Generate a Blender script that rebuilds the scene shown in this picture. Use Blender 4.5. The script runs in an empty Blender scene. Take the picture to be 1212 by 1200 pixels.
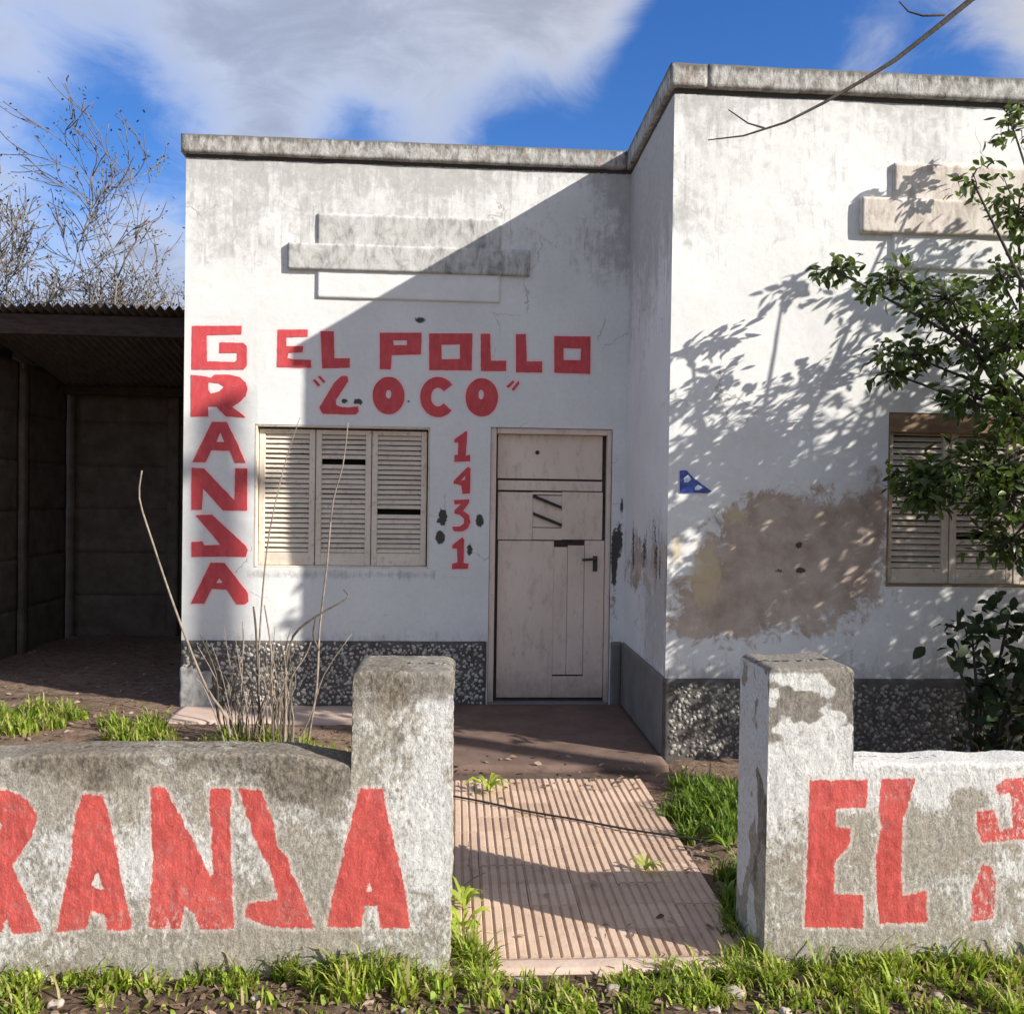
import bpy, bmesh, math, random
import numpy as np
from mathutils import Matrix, Vector
from mathutils.geometry import tessellate_polygon

random.seed(7)
RNG = np.random.default_rng(11)
S = bpy.context.scene
COL = S.collection

# ------------------------------------------------------------------ camera
FPX, YAW, PITCH, ROLL, CAMZ = 1034.77, .0631, -.0115, .0143, 1.5577
cy_, sy_ = math.cos(YAW), math.sin(YAW)
cp_, sp_ = math.cos(PITCH), math.sin(PITCH)
FWD = np.array([sy_*cp_, cy_*cp_, sp_])
RT0 = np.array([cy_, -sy_, 0.0])
UP0 = np.cross(RT0, FWD)
RT = RT0*math.cos(ROLL)+UP0*math.sin(ROLL)
UP = -RT0*math.sin(ROLL)+UP0*math.cos(ROLL)
EYE = np.array([0, 0, CAMZ])


def ray(px, py):
    return FWD+RT*(px-606)/FPX-UP*(py-600)/FPX


def at(px, py, y):            # survey of the photograph: pixel -> point on the vertical plane Y = y
    d = ray(px, py)
    return EYE+d*(y/d[1])


def atz(px, py, z=0.0):       # pixel -> point on the level plane Z = z
    d = ray(px, py)
    return EYE+d*((z-CAMZ)/d[2])


def pr(p):
    d = np.asarray(p)-EYE
    w = d@FWD
    return 606+FPX*(d@RT)/w, 600-FPX*(d@UP)/w


cam = bpy.data.cameras.new('camera')
cam.sensor_fit = 'HORIZONTAL'
cam.sensor_width = 36
cam.lens = FPX/1212*36
cam.clip_start = .05
cam.clip_end = 2000
co = bpy.data.objects.new('camera', cam)
COL.objects.link(co)
mw = Matrix.Identity(4)
for i in range(3):
    mw[i][0], mw[i][1], mw[i][2], mw[i][3] = RT[i], UP[i], -FWD[i], EYE[i]
co.matrix_world = mw
S.camera = co

# ------------------------------------------------------------------ sun and sky
SUN = np.array([-1.82, 1.0, -1.13])          # the way the light travels
SUN /= np.linalg.norm(SUN)
sl = bpy.data.lights.new('sun', 'SUN')
sl.energy = 4.0
sl.angle = math.radians(.53)
sl.color = (1, .955, .88)
so = bpy.data.objects.new('sun', sl)
so.rotation_euler = Vector(SUN).to_track_quat('-Z', 'Y').to_euler()
COL.objects.link(so)
ELEV = math.asin(-SUN[2])
AZ = math.atan2(-SUN[0], -SUN[1])            # from +Y towards +X

S.view_settings.view_transform = 'Standard'
S.view_settings.look = 'None'
S.view_settings.gamma = 1
S.view_settings.use_curve_mapping = False
S.view_settings.exposure = 1.04


class NT:
    """short-hand for building a node tree"""
    def __init__(s, tree):
        s.t = tree
        tree.nodes.clear()

    def n(s, kind, inp=None, out=0, **at_):
        nd = s.t.nodes.new(kind)
        for k, v in at_.items():
            setattr(nd, k, v)
        for k, v in (inp or {}).items():
            sk = nd.inputs[k]
            if isinstance(v, bpy.types.NodeSocket):
                s.t.links.new(v, sk)
            else:
                if hasattr(sk, 'default_value') and sk.type == 'RGBA' and len(v) == 3:
                    v = (*v, 1)
                sk.default_value = v
        return nd.outputs[out] if len(nd.outputs) else None

    def math(s, op, a, b=0.0, c=None, clamp=False):
        d = {0: a, 1: b}
        if c is not None:
            d[2] = c
        return s.n('ShaderNodeMath', d, operation=op, use_clamp=clamp)

    def mix(s, f, a, b, blend='MIX'):
        nd = s.t.nodes.new('ShaderNodeMix')
        nd.data_type = 'RGBA'
        nd.blend_type = blend
        for i, v in ((0, f), (6, a), (7, b)):
            if isinstance(v, bpy.types.NodeSocket):
                s.t.links.new(v, nd.inputs[i])
            else:
                nd.inputs[i].default_value = (*v, 1) if i and len(v) == 3 else v
        return nd.outputs[2]

    def ramp(s, f, stops):
        nd = s.t.nodes.new('ShaderNodeValToRGB')
        el = nd.color_ramp.elements
        while len(el) > len(stops):
            el.remove(el[-1])
        while len(el) < len(stops):
            el.new(.5)
        for e, (p, c) in zip(el, stops):
            e.position = p
            e.color = (c, c, c, 1) if not hasattr(c, '__len__') else (*c, 1)
        s.t.links.new(f, nd.inputs[0])
        return nd.outputs[0]

    def smooth(s, v, a, b):
        nd = s.t.nodes.new('ShaderNodeMapRange')
        nd.interpolation_type = 'SMOOTHSTEP'
        s.t.links.new(v, nd.inputs[0])
        nd.inputs[1].default_value = a
        nd.inputs[2].default_value = b
        return nd.outputs[0]

    def noise(s, scale, vec=None, detail=4, rough=.55, dist=0, out=0):
        d = {'Scale': scale, 'Detail': detail, 'Roughness': rough, 'Distortion': dist}
        if vec is not None:
            d['Vector'] = vec
        return s.n('ShaderNodeTexNoise', d, out=out)

    def vmul(s, v, k):
        return s.n('ShaderNodeVectorMath', {0: v, 1: k}, operation='MULTIPLY')


# world: Nishita sky with a cloud deck mixed over it
W = bpy.data.worlds.new('World')
S.world = W
W.use_nodes = True
t = NT(W.node_tree)
sky = t.n('ShaderNodeTexSky', sky_type='NISHITA', sun_disc=False, sun_elevation=ELEV, sun_rotation=AZ,
          air_density=1.0, dust_density=.4, ozone_density=3.0, altitude=200)
skyc = t.n('ShaderNodeHueSaturation', {'Hue': .514, 'Saturation': 1.3, 'Value': 1.2, 'Color': sky})
dirv = t.n('ShaderNodeTexCoord', out=0)
sep = t.t.nodes.new('ShaderNodeSeparateXYZ')
t.t.links.new(dirv, sep.inputs[0])
den = t.math('ADD', t.math('MAXIMUM', sep.outputs[2], 0.0), .22)
pv = t.n('ShaderNodeCombineXYZ', {0: t.math('DIVIDE', sep.outputs[0], den), 1: t.math('DIVIDE', sep.outputs[1], den), 2: .37})
big = t.noise(1.15, pv, 7, .56, .5)
fine = t.noise(4.2, pv, 9, .66, .9)


def skydir(px, py):
    v = ray(px, py)
    return v/np.linalg.norm(v)


dens = t.math('ADD', t.math('MULTIPLY', big, .72), t.math('MULTIPLY', fine, .40))
# cloud banks and clear gaps, as directions
for px, py, rad, w in ((330, 40, .28, .24), (90, 200, .18, .14), (660, 30, .16, .17), (175, 275, .08, .16), (1010, 70, .12, .05),
                       (1230, 60, .10, .14), (890, 30, .18, -.42), (640, 165, .14, -.30), (150, 170, .15, -.34), (70, 290, .08, -.12), (420, 165, .09, -.24), (130, 120, .07, -.08), (1130, 90, .1, -.2), (780, 110, .11, -.28)):
    c = skydir(px, py)
    dt = t.n('ShaderNodeVectorMath', {0: dirv, 1: tuple(c)}, operation='DISTANCE', out=1)
    g = t.smooth(dt, rad, 0.0)
    dens = t.math('ADD', dens, t.math('MULTIPLY', g, w))
cover = t.smooth(dens, .38, .72)  # heavy cover outside the view too, set to whiten the fill light
shade = t.smooth(t.math('ADD', dens, t.math('MULTIPLY', fine, .25)), .62, 1.02)
sd_ = t.n('ShaderNodeVectorMath', {0: dirv, 1: tuple(-SUN)}, operation='DOT_PRODUCT', out=1)
near_sun = t.smooth(sd_, -.55, .65)          # clouds warmed towards the sun, out of view, to neutralise the fill; bluish away
cloud = t.mix(shade, t.mix(near_sun, (4.3, 4.9, 6.3), (5.6, 5.35, 4.9)), t.mix(near_sun, (2.45, 2.85, 3.95), (3.6, 3.45, 3.2)))
fin = t.mix(t.math('MULTIPLY', cover, .93), skyc, cloud)
bg = t.n('ShaderNodeBackground', {'Color': fin, 'Strength': .073})
t.n('ShaderNodeOutputWorld', {0: bg})


# ------------------------------------------------------------------ numpy noise
def _h(ix, iy, iz, seed):
    n = (ix*374761393+iy*668265263+iz*2147483647+seed*974711) & 0xffffffff
    n = ((n ^ (n >> 13))*1274126177) & 0xffffffff
    n = ((n ^ (n >> 16))*2246822519) & 0xffffffff
    return ((n ^ (n >> 15)) & 0xffff)/65535.0


def vnoise(x, y, z=0.0, seed=0):
    x, y, z = np.broadcast_arrays(np.asarray(x, float), np.asarray(y, float), np.asarray(z, float))
    ix, iy, iz = (np.floor(a).astype(np.int64) for a in (x, y, z))
    fx, fy, fz = x-ix, y-iy, z-iz
    fx, fy, fz = (a*a*(3-2*a) for a in (fx, fy, fz))
    r = 0
    for dx in (0, 1):
        for dy in (0, 1):
            for dz in (0, 1):
                r = r+_h(ix+dx, iy+dy, iz+dz, seed)*(fx if dx else 1-fx)*(fy if dy else 1-fy)*(fz if dz else 1-fz)
    return r


def fbm(x, y, z=0.0, oct=4, seed=0, gain=.5):
    r, a, tot = 0, 1.0, 0.0
    k = 1.0
    for i in range(oct):
        r = r+a*vnoise(np.asarray(x)*k, np.asarray(y)*k, np.asarray(z)*k, seed+i*17)
        tot += a
        a *= gain
        k *= 2.03
    return r/tot


def sstep(v, a, b):
    u = np.clip((v-a)/(b-a), 0, 1)
    return u*u*(3-2*u)


def sdf_poly(px, py, loops):
    """signed distance (negative inside, even-odd) of points to a polygon made of loops"""
    d = np.full(px.shape, 1e9)
    ins = np.zeros(px.shape, bool)
    for lp in loops:
        n = len(lp)
        for i in range(n):
            ax, ay = lp[i]
            bx, by = lp[(i+1) % n]
            ex, ey = bx-ax, by-ay
            L = ex*ex+ey*ey+1e-12
            u = np.clip(((px-ax)*ex+(py-ay)*ey)/L, 0, 1)
            d = np.minimum(d, (px-ax-u*ex)**2+(py-ay-u*ey)**2)
            if ay != by:
                ins ^= ((ay > py) != (by > py)) & (px < ex*(py-ay)/(by-ay)+ax)
    return np.where(ins, -1, 1)*np.sqrt(d)


# ------------------------------------------------------------------ object helpers
def mesh_np(name, v, quads=None, tris=None, attrs=None, smooth=False):
    me = bpy.data.meshes.new(name)
    v = np.asarray(v, float)
    me.vertices.add(len(v))
    me.vertices.foreach_set('co', v.ravel())
    li, ls, lt = [], [], []
    pos = 0
    for arr, k in ((quads, 4), (tris, 3)):
        if arr is not None and len(arr):
            arr = np.asarray(arr, np.int32)
            li.append(arr.ravel())
            ls.append(pos+np.arange(len(arr))*k)
            lt.append(np.full(len(arr), k))
            pos += arr.size
    li, ls = np.concatenate(li), np.concatenate(ls)
    me.loops.add(len(li))
    me.loops.foreach_set('vertex_index', li)
    me.polygons.add(len(ls))
    me.polygons.foreach_set('loop_start', ls.astype(np.int32))
    if smooth:
        me.polygons.foreach_set('use_smooth', np.ones(len(ls), bool))
    for k, a in (attrs or {}).items():
        at_ = me.attributes.new(k, 'FLOAT', 'POINT')
        at_.data.foreach_set('value', np.asarray(a, np.float32))
    me.update(calc_edges=True)
    me.validate()
    return me


def link(name, me, mat=None, parent=None):
    o = bpy.data.objects.new(name, me)
    COL.objects.link(o)
    if mat is not None and me is not None and not len(me.materials):
        me.materials.append(mat)
    if parent is not None:
        o.parent = parent
        base = parent
        while base.parent is not None:
            base = base.parent
        if parent is base:
            o.matrix_parent_inverse = Matrix.Translation(-base.location)
    return o


def tag(o, label=None, cat=None, group=None, kind=None):
    for k, v in (('label', label), ('category', cat), ('group', group), ('kind', kind)):
        if v:
            o[k] = v
    return o


def thing(name, loc, label, cat, group=None):
    o = bpy.data.objects.new(name, None)
    o.empty_display_size = .2
    o.location = loc
    COL.objects.link(o)
    return tag(o, label, cat, group)


class MB:
    """gathers boxes, tubes and polygons into one mesh"""
    def __init__(s):
        s.v, s.f = [], []

    def box(s, a, b, rot=None, piv=None):
        n = len(s.v)
        x0, y0, z0 = a
        x1, y1, z1 = b
        p = [Vector(q) for q in ((x0, y0, z0), (x1, y0, z0), (x1, y1, z0), (x0, y1, z0), (x0, y0, z1), (x1, y0, z1), (x1, y1, z1), (x0, y1, z1))]
        if rot is not None:
            c = Vector(piv) if piv is not None else Vector(((x0+x1)/2, (y0+y1)/2, (z0+z1)/2))
            p = [rot @ (q-c)+c for q in p]
        s.v += [tuple(q) for q in p]
        for q in ((0, 3, 2, 1), (4, 5, 6, 7), (0, 1, 5, 4), (1, 2, 6, 5), (2, 3, 7, 6), (3, 0, 4, 7)):
            s.f.append(tuple(n+i for i in q))
        return s

    def tube(s, pts, rad, k=6):
        pts = [Vector(p) for p in pts]
        if not hasattr(rad, '__len__'):
            rad = [rad]*len(pts)
        n0 = len(s.v)
        ref = Vector((.31, .17, .93))
        for i, p in enumerate(pts):
            d = (pts[min(i+1, len(pts)-1)]-pts[max(i-1, 0)]).normalized()
            a = d.cross(ref)
            if a.length < 1e-3:
                a = d.cross(Vector((1, 0, 0)))
            a.normalize()
            b = d.cross(a)
            for j in range(k):
                th = 2*math.pi*j/k
                s.v.append(tuple(p+(a*math.cos(th)+b*math.sin(th))*rad[i]))
        for i in range(len(pts)-1):
            for j in range(k):
                q = n0+i*k
                s.f.append((q+j, q+(j+1) % k, q+k+(j+1) % k, q+k+j))
        s.f.append(tuple(n0+j for j in range(k))[::-1])
        e = n0+(len(pts)-1)*k
        s.f.append(tuple(e+j for j in range(k)))
        return s

    def poly(s, pts, depth):
        """polygon (list of 3D points, in order) pushed along depth vector"""
        n = len(s.v)
        k = len(pts)
        dv = Vector(depth)
        s.v += [tuple(p) for p in pts]+[tuple(Vector(p)+dv) for p in pts]
        s.f.append(tuple(range(n, n+k)))
        s.f.append(tuple(range(n+2*k-1, n+k-1, -1)))
        for i in range(k):
            j = (i+1) % k
            s.f.append((n+j, n+i, n+k+i, n+k+j))
        return s

    def build(s, name, mat, parent=None, bevel=0, smooth=False):
        me = bpy.data.meshes.new(name)
        me.from_pydata(s.v, [], s.f)
        bm = bmesh.new()
        bm.from_mesh(me)
        bmesh.ops.recalc_face_normals(bm, faces=bm.faces[:])
        if bevel:
            bmesh.ops.bevel(bm, geom=bm.edges[:], offset=bevel, segments=1, affect='EDGES')
        bm.to_mesh(me)
        bm.free()
        if smooth:
            for p in me.polygons:
                p.use_smooth = True
        return link(name, me, mat, parent)


def rough_box(name, a, b, mat, parent=None, cell=.03, r=.01, amp=.004, freq=9, seed=0, warp=None, attrs=None):
    """a box with rounded, uneven faces"""
    a, b = np.array(a, float), np.array(b, float)
    V, Q = [], []
    n0 = 0
    ns = np.maximum(1, np.ceil((b-a)/cell).astype(int))
    for ax in range(3):
        u, w = (ax+1) % 3, (ax+2) % 3
        gu, gw = np.linspace(a[u], b[u], ns[u]+1), np.linspace(a[w], b[w], ns[w]+1)
        U, Wg = np.meshgrid(gu, gw, indexing='ij')
        for side in (0, 1):
            p = np.zeros(U.shape+(3,))
            p[..., u], p[..., w], p[..., ax] = U, Wg, (b if side else a)[ax]
            idx = n0+np.arange(U.size).reshape(U.shape)
            q = np.stack([idx[:-1, :-1], idx[1:, :-1], idx[1:, 1:], idx[:-1, 1:]], -1).reshape(-1, 4)
            Q.append(q if side else q[:, ::-1])
            V.append(p.reshape(-1, 3))
            n0 += U.size
    V, Q = np.concatenate(V), np.concatenate(Q)
    _, first, inv = np.unique(np.round(V, 6), axis=0, return_index=True, return_inverse=True)
    V = V[first]
    Q = inv.reshape(-1)[Q]
    rr = min(r, .49*float((b-a).min()))
    inner = np.clip(V, a+rr, b-rr)
    d = V-inner
    L = np.linalg.norm(d, axis=1, keepdims=True)+1e-9
    nrm = d/L
    V = inner+nrm*rr
    V += nrm*((fbm(V[:, 0]*freq, V[:, 1]*freq, V[:, 2]*freq, 4, seed)-.5)*2*amp)[:, None]
    if warp is not None:
        V = warp(V)
    me = mesh_np(name, V, Q, attrs=attrs(V) if attrs else None, smooth=True)
    return link(name, me, mat, parent)


# ------------------------------------------------------------------ materials
def new_mat(name):
    m = bpy.data.materials.new(name)
    m.use_nodes = True
    return m, NT(m.node_tree)


def finish(t, col, rough=.85, bump=None, bstr=.4, bdist=.01, spec=.25, normal=None):
    d = {'Base Color': col, 'Roughness': rough, 'Specular IOR Level': spec}
    if bump is not None:
        d['Normal'] = t.n('ShaderNodeBump', {'Height': bump, 'Strength': bstr, 'Distance': bdist})
    b = t.n('ShaderNodeBsdfPrincipled', d)
    t.n('ShaderNodeOutputMaterial', {0: b})
    return b


def gpos(t):
    return t.n('ShaderNodeNewGeometry', out=0)


def attr(t, name):
    return t.n('ShaderNodeAttribute', {}, out=2, attribute_name=name)


def simple(name, c1, c2, scale=6, rough=.85, bstr=.4, bscale=40, stretch=None, spec=.25, bdist=.006, c3=None):
    m, t = new_mat(name)
    p = gpos(t)
    if stretch:
        p = t.vmul(p, stretch)
    f = t.ramp(t.noise(scale, p, 6, .62), [(.32, 0), (.68, 1)])
    col = t.mix(f, c1, c2)
    if c3:
        col = t.mix(t.ramp(t.noise(scale*4.3, p, 5, .65), [(.55, 0), (.72, 1)]), col, c3)
    finish(t, col, rough, t.noise(bscale, p, 6, .65), bstr, bdist, spec)
    return m


def plaster_mat():
    """lime-washed plaster; grime, peel, spot_shade and halo come with the mesh"""
    m, t = new_mat('white_plaster')
    p = gpos(t)
    base = t.mix(t.ramp(t.noise(2.2, p, 5, .6), [(.35, 0), (.7, 1)]), (.745, .74, .715), (.665, .66, .635))
    base = t.mix(t.math('MULTIPLY', t.ramp(t.noise(30, p, 6, .7), [(.45, 0), (.75, 1)]), .30), base, (.5, .49, .46))
    streak = t.noise(7, t.vmul(p, (3.0, 3.0, .55)), 6, .65, .4)
    blot = t.noise(13, p, 9, .78, .6)
    g = attr(t, 'grime')
    gm = t.math('MULTIPLY_ADD', t.math('ADD', t.math('MULTIPLY', streak, .45), t.math('MULTIPLY', blot, .85)), 1.0, t.math('SUBTRACT', g, 1.05))
    run = t.smooth(t.noise(24, t.vmul(p, (1.3, 1.3, .10)), 6, .7), .54, .70)
    gm = t.math('ADD', gm, t.math('MULTIPLY', run, t.math('MULTIPLY', g, .35)))
    gmask = t.smooth(gm, -.02, .30)
    col = t.mix(t.math('MULTIPLY', gmask, .92), base, t.mix(t.noise(23, p, 3), (.34, .33, .31), (.52, .505, .475)))
    # hairline cracks
    vor = t.n('ShaderNodeTexVoronoi', {'Vector': t.n('ShaderNodeVectorMath', {0: p, 1: t.n('ShaderNodeVectorMath', {0: t.noise(3.0, p, 4, .6, out=1), 1: (.35, .35, .35)}, operation='MULTIPLY')}, operation='ADD'), 'Scale': 1.7}, out=0, feature='DISTANCE_TO_EDGE')
    crk = t.math('MULTIPLY', t.smooth(vor, .012, .0), t.smooth(t.noise(2.1, p, 3), .53, .66))
    col = t.mix(t.math('MULTIPLY', crk, .55), col, (.22, .21, .19))
    pe = t.math('ADD', attr(t, 'peel'), t.math('MULTIPLY_ADD', t.noise(10, p, 9, .72, .5), 1.3, -.65))
    pm = t.smooth(pe, .40, .60)
    pcol = t.mix(t.ramp(t.noise(8, p, 6, .65), [(.3, 0), (.7, 1)]), (.33, .25, .195), (.53, .44, .365))
    col = t.mix(pm, col, pcol)
    ye = t.smooth(t.math('ADD', attr(t, 'ochre'), t.math('MULTIPLY_ADD', t.noise(20, p, 5, .7), .8, -.4)), .4, .7)
    col = t.mix(t.math('MULTIPLY', ye, .8), col, (.56, .45, .28))
    sm = t.smooth(t.math('ADD', attr(t, 'spot_shade'), t.math('MULTIPLY_ADD', t.noise(55, p, 5, .7), .9, -.45)), .45, .6)
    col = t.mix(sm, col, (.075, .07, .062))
    hm = t.smooth(t.math('ADD', attr(t, 'sdf'), t.math('MULTIPLY_ADD', t.noise(60, p, 3), .008, -.004)), .024, .014)
    col = t.mix(t.math('MULTIPLY', hm, .95), col, (.78, .62, .61))
    h = t.math('ADD', t.math('MULTIPLY', t.noise(28, p, 8, .68), .6), t.math('MULTIPLY', t.noise(5, p, 5, .6), 1.2))
    h = t.math('SUBTRACT', h, t.math('ADD', t.math('MULTIPLY', pm, .35), t.math('MULTIPLY', sm, .5)))
    h = t.math('SUBTRACT', h, t.math('MULTIPLY', crk, .4))
    finish(t, col, .9, h, .26, .008, .2)
    return m


def stucco_mat():
    """spatter-dash render of the street wall with worn whitewash and red letters"""
    m, t = new_mat('spatter_stucco')
    p = gpos(t)
    ps = t.vmul(p, (1, 1, .55))
    gr = t.noise(75, ps, 5, .75)
    gr2 = t.noise(190, p, 3, .6)
    base = t.mix(t.ramp(t.math('ADD', t.math('MULTIPLY', gr, .6), t.math('MULTIPLY', gr2, .4)), [(.36, 0), (.62, 1)]), (.19, .17, .14), (.50, .465, .40))
    base = t.mix(t.math('MULTIPLY', t.ramp(t.noise(4.5, p, 6, .7), [(.42, 0), (.64, 1)]), .6), base, t.mix(gr, (.23, .185, .135), (.44, .375, .29)))
    spk = t.ramp(t.noise(120, ps, 6, .8), [(.50, 0), (.60, 1)])
    wa = t.math('ADD', attr(t, 'white'), t.math('ADD', t.math('MULTIPLY_ADD', t.noise(11, p, 7, .7), 1.0, -.48), t.math('MULTIPLY_ADD', gr, .9, -.45)))
    wm = t.smooth(wa, .38, .62)
    col = t.mix(t.math('MULTIPLY', wm, .92), base, t.mix(gr2, (.72, .71, .68), (.60, .59, .56)))
    col = t.mix(t.math('MULTIPLY', spk, .42), col, (.17, .15, .12))
    da = t.smooth(t.math('ADD', attr(t, 'dirt'), t.math('MULTIPLY_ADD', t.noise(9, p, 7, .7), 1.1, -.55)), .35, .75)
    col = t.mix(t.math('MULTIPLY', da, .85), col, t.mix(t.ramp(gr, [(.4, 0), (.65, 1)]), (.085, .07, .055), (.26, .22, .17)))
    sd = t.math('ADD', attr(t, 'sdf'), t.math('ADD', t.math('MULTIPLY_ADD', gr, .022, -.011), t.math('MULTIPLY_ADD', t.noise(30, p, 4, .6), .014, -.007)))
    hm = t.smooth(sd, .019, .009)
    col = t.mix(t.math('MULTIPLY', hm, t.math('MULTIPLY_ADD', spk, -.4, .5)), col, (.68, .56, .50))
    rm = t.math('MULTIPLY', t.smooth(sd, .0055, .0005), t.smooth(t.noise(33, p, 6, .75), .26, .34))
    rm = t.math('MULTIPLY', rm, t.math('SUBTRACT', 1.0, t.math('MULTIPLY', t.smooth(attr(t, 'worn'), .2, .9), t.smooth(gr, .50, .60))))
    red = t.mix(t.ramp(t.noise(14, p, 5, .6), [(.35, 0), (.7, 1)]), (.60, .085, .07), (.46, .06, .052))
    red = t.mix(t.math('MULTIPLY', t.smooth(t.noise(16, t.vmul(p, (1, 1, .25)), 6, .7), .5, .66), .55), red, (.36, .04, .036))
    red = t.mix(t.math('MULTIPLY', t.smooth(gr, .56, .7), .45), red, (.66, .26, .22))
    thin = t.math('MULTIPLY', t.smooth(t.noise(5, p, 6, .7), .48, .66), spk)
    col = t.mix(t.math('MULTIPLY', rm, t.math('MULTIPLY_ADD', thin, -.6, .95)), col, red)
    finish(t, col, .92, t.math('ADD', t.math('MULTIPLY', gr, 1.0), t.math('SUBTRACT', t.math('MULTIPLY', gr2, .6), t.math('MULTIPLY', spk, .5))), .55, .009, .15)
    return m


def red_mat():
    m, t = new_mat('red_sign_paint')
    p = gpos(t)
    c = t.mix(t.ramp(t.noise(9, p, 6, .65), [(.35, 0), (.7, 1)]), (.60, .07, .078), (.48, .052, .06))
    c = t.mix(t.math('MULTIPLY', t.ramp(t.noise(26, t.vmul(p, (1, 1, .35)), 6, .7), [(.45, 0), (.75, 1)]), .45), c, (.62, .16, .15))
    c = t.mix(t.math('MULTIPLY', t.ramp(t.noise(40, p, 7, .75), [(.64, 0), (.70, 1)]), .75), c, (.66, .48, .46))
    finish(t, c, .62, t.noise(60, p, 5), .25, .004, .3)
    return m


def stained_concrete():
    m, t = new_mat('stained_concrete')
    p = gpos(t)
    st = t.noise(12, t.vmul(p, (1.7, 1.7, .8)), 8, .72, .5)
    col = t.ramp(st, [(.28, (.09, .08, .065)), (.45, (.29, .275, .25)), (.58, (.49, .475, .445)), (.75, (.60, .59, .56))])
    col = t.mix(t.math('MULTIPLY', t.smooth(t.noise(6, t.vmul(p, (2, 2, .4)), 5, .6), .57, .70), .4), col, (.30, .2, .14))
    sz = t.t.nodes.new('ShaderNodeSeparateXYZ')
    t.t.links.new(p, sz.inputs[0])
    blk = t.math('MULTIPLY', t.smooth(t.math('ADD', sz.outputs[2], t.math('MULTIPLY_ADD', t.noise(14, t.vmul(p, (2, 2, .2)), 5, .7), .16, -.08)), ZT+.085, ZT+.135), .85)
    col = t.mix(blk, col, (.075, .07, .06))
    nz = t.n('ShaderNodeNewGeometry', out=1)
    sp_n = t.t.nodes.new('ShaderNodeSeparateXYZ')
    t.t.links.new(nz, sp_n.inputs[0])
    top = t.smooth(sp_n.outputs[2], .3, .8)
    col = t.mix(top, col, t.mix(t.noise(40, p, 5), (.06, .06, .05), (.22, .2, .17)))
    finish(t, col, .93, t.noise(55, p, 8, .7), .6, .008, .15)
    return m


def relief_mat(name, warm):
    m, t = new_mat(name)
    p = gpos(t)
    st = t.noise(7, t.vmul(p, (1.6, 1.6, .8)), 8, .72, .5)
    a, b, c = ((.36, .30, .25), (.60, .54, .47), (.70, .65, .58)) if warm else ((.21, .20, .185), (.47, .46, .43), (.62, .61, .58))
    col = t.ramp(st, [(.34, a), (.5, b), (.66, c)])
    finish(t, col, .92, t.noise(40, p, 8, .7), .5, .006, .15)
    return m


ZT = 4.01
M = {}
M['plaster'] = plaster_mat()
M['stucco'] = stucco_mat()
M['red'] = red_mat()
M['coping'] = stained_concrete()
M['relief'] = relief_mat('grey_stained_relief', False)
M['relief_white'] = simple('white_washed_relief', (.66, .655, .63), (.76, .755, .73), 6, .9, .3, 40)
M['relief_warm'] = relief_mat('warm_stained_relief', True)
M['grey_dado'] = simple('grey_cement_dado', (.145, .135, .12), (.21, .195, .175), 5, .9, .4, 60)
M['mortar'] = simple('dark_mortar', (.075, .068, .06), (.14, .128, .113), 14, .95, .6, 80)
M['chip'] = None
M['chip_shaded'] = None
M['beige'] = simple('beige_shutter_paint', (.63, .54, .435), (.73, .64, .53), 7, .6, .3, 55, spec=.3, c3=(.44, .345, .255))
m_, t = new_mat('beige_door_paint')
p = gpos(t)
c = t.mix(t.ramp(t.noise(4, t.vmul(p, (1, 1, .5)), 6, .62), [(.32, 0), (.68, 1)]), (.68, .545, .445), (.76, .63, .525))
c = t.mix(t.math('MULTIPLY', t.ramp(t.noise(15, t.vmul(p, (1.3, 1, .5)), 7, .72), [(.52, 0), (.7, 1)]), .6), c, (.43, .325, .25))
sz = t.t.nodes.new('ShaderNodeSeparateXYZ')
t.t.links.new(p, sz.inputs[0])
foot = t.smooth(t.math('ADD', sz.outputs[2], t.math('MULTIPLY_ADD', t.noise(9, p, 6, .7), .5, -.25)), .33, -.02)
c = t.mix(t.math('MULTIPLY', foot, .6), c, (.25, .185, .14))
chp = t.ramp(t.noise(38, t.vmul(p, (1, 1, .6)), 7, .75), [(.66, 0), (.70, 1)])
c = t.mix(t.math('MULTIPLY', chp, .8), c, (.20, .14, .10))
finish(t, c, .6, t.math('SUBTRACT', t.noise(50, t.vmul(p, (1, 1, .3)), 6), chp), .25, .005, .3)
M['beige_door'] = m_
M['lintel'] = simple('weathered_brown_wood', (.20, .13, .075), (.36, .25, .16), 9, .8, .5, 60, stretch=(.4, 1, 1))
M['dark'] = simple('unlit_room_standin', (.012, .011, .01), (.02, .018, .016), 4, .95, .1)
M['gap'] = simple('dark_worn_wood', (.035, .028, .024), (.07, .055, .045), 20, .9, .3)
M['iron'] = simple('dark_iron', (.025, .022, .02), (.06, .05, .045), 30, .55, .2, spec=.5)
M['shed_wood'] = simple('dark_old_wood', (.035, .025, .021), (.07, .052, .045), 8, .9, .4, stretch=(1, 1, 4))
M['sheet'] = simple('rusty_roof_sheet', (.12, .108, .098), (.20, .18, .165), 5, .7, .3, c3=(.10, .06, .042))
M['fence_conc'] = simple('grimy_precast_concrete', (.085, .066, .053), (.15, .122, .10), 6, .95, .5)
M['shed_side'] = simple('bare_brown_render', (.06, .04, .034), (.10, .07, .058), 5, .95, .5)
M['bark'] = simple('grey_bark', (.12, .10, .085), (.22, .19, .16), 14, .95, .6, 70)
M['bark_dark'] = simple('dark_bark', (.045, .036, .03), (.09, .075, .06), 18, .95, .6, 70)
M['dry_stem'] = simple('dry_grey_stem', (.17, .135, .105), (.32, .265, .21), 30, .9, .3, 90)
M['dry_dark'] = simple('dry_dark_stem', (.075, .058, .045), (.16, .13, .10), 30, .9, .3, 90)
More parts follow.
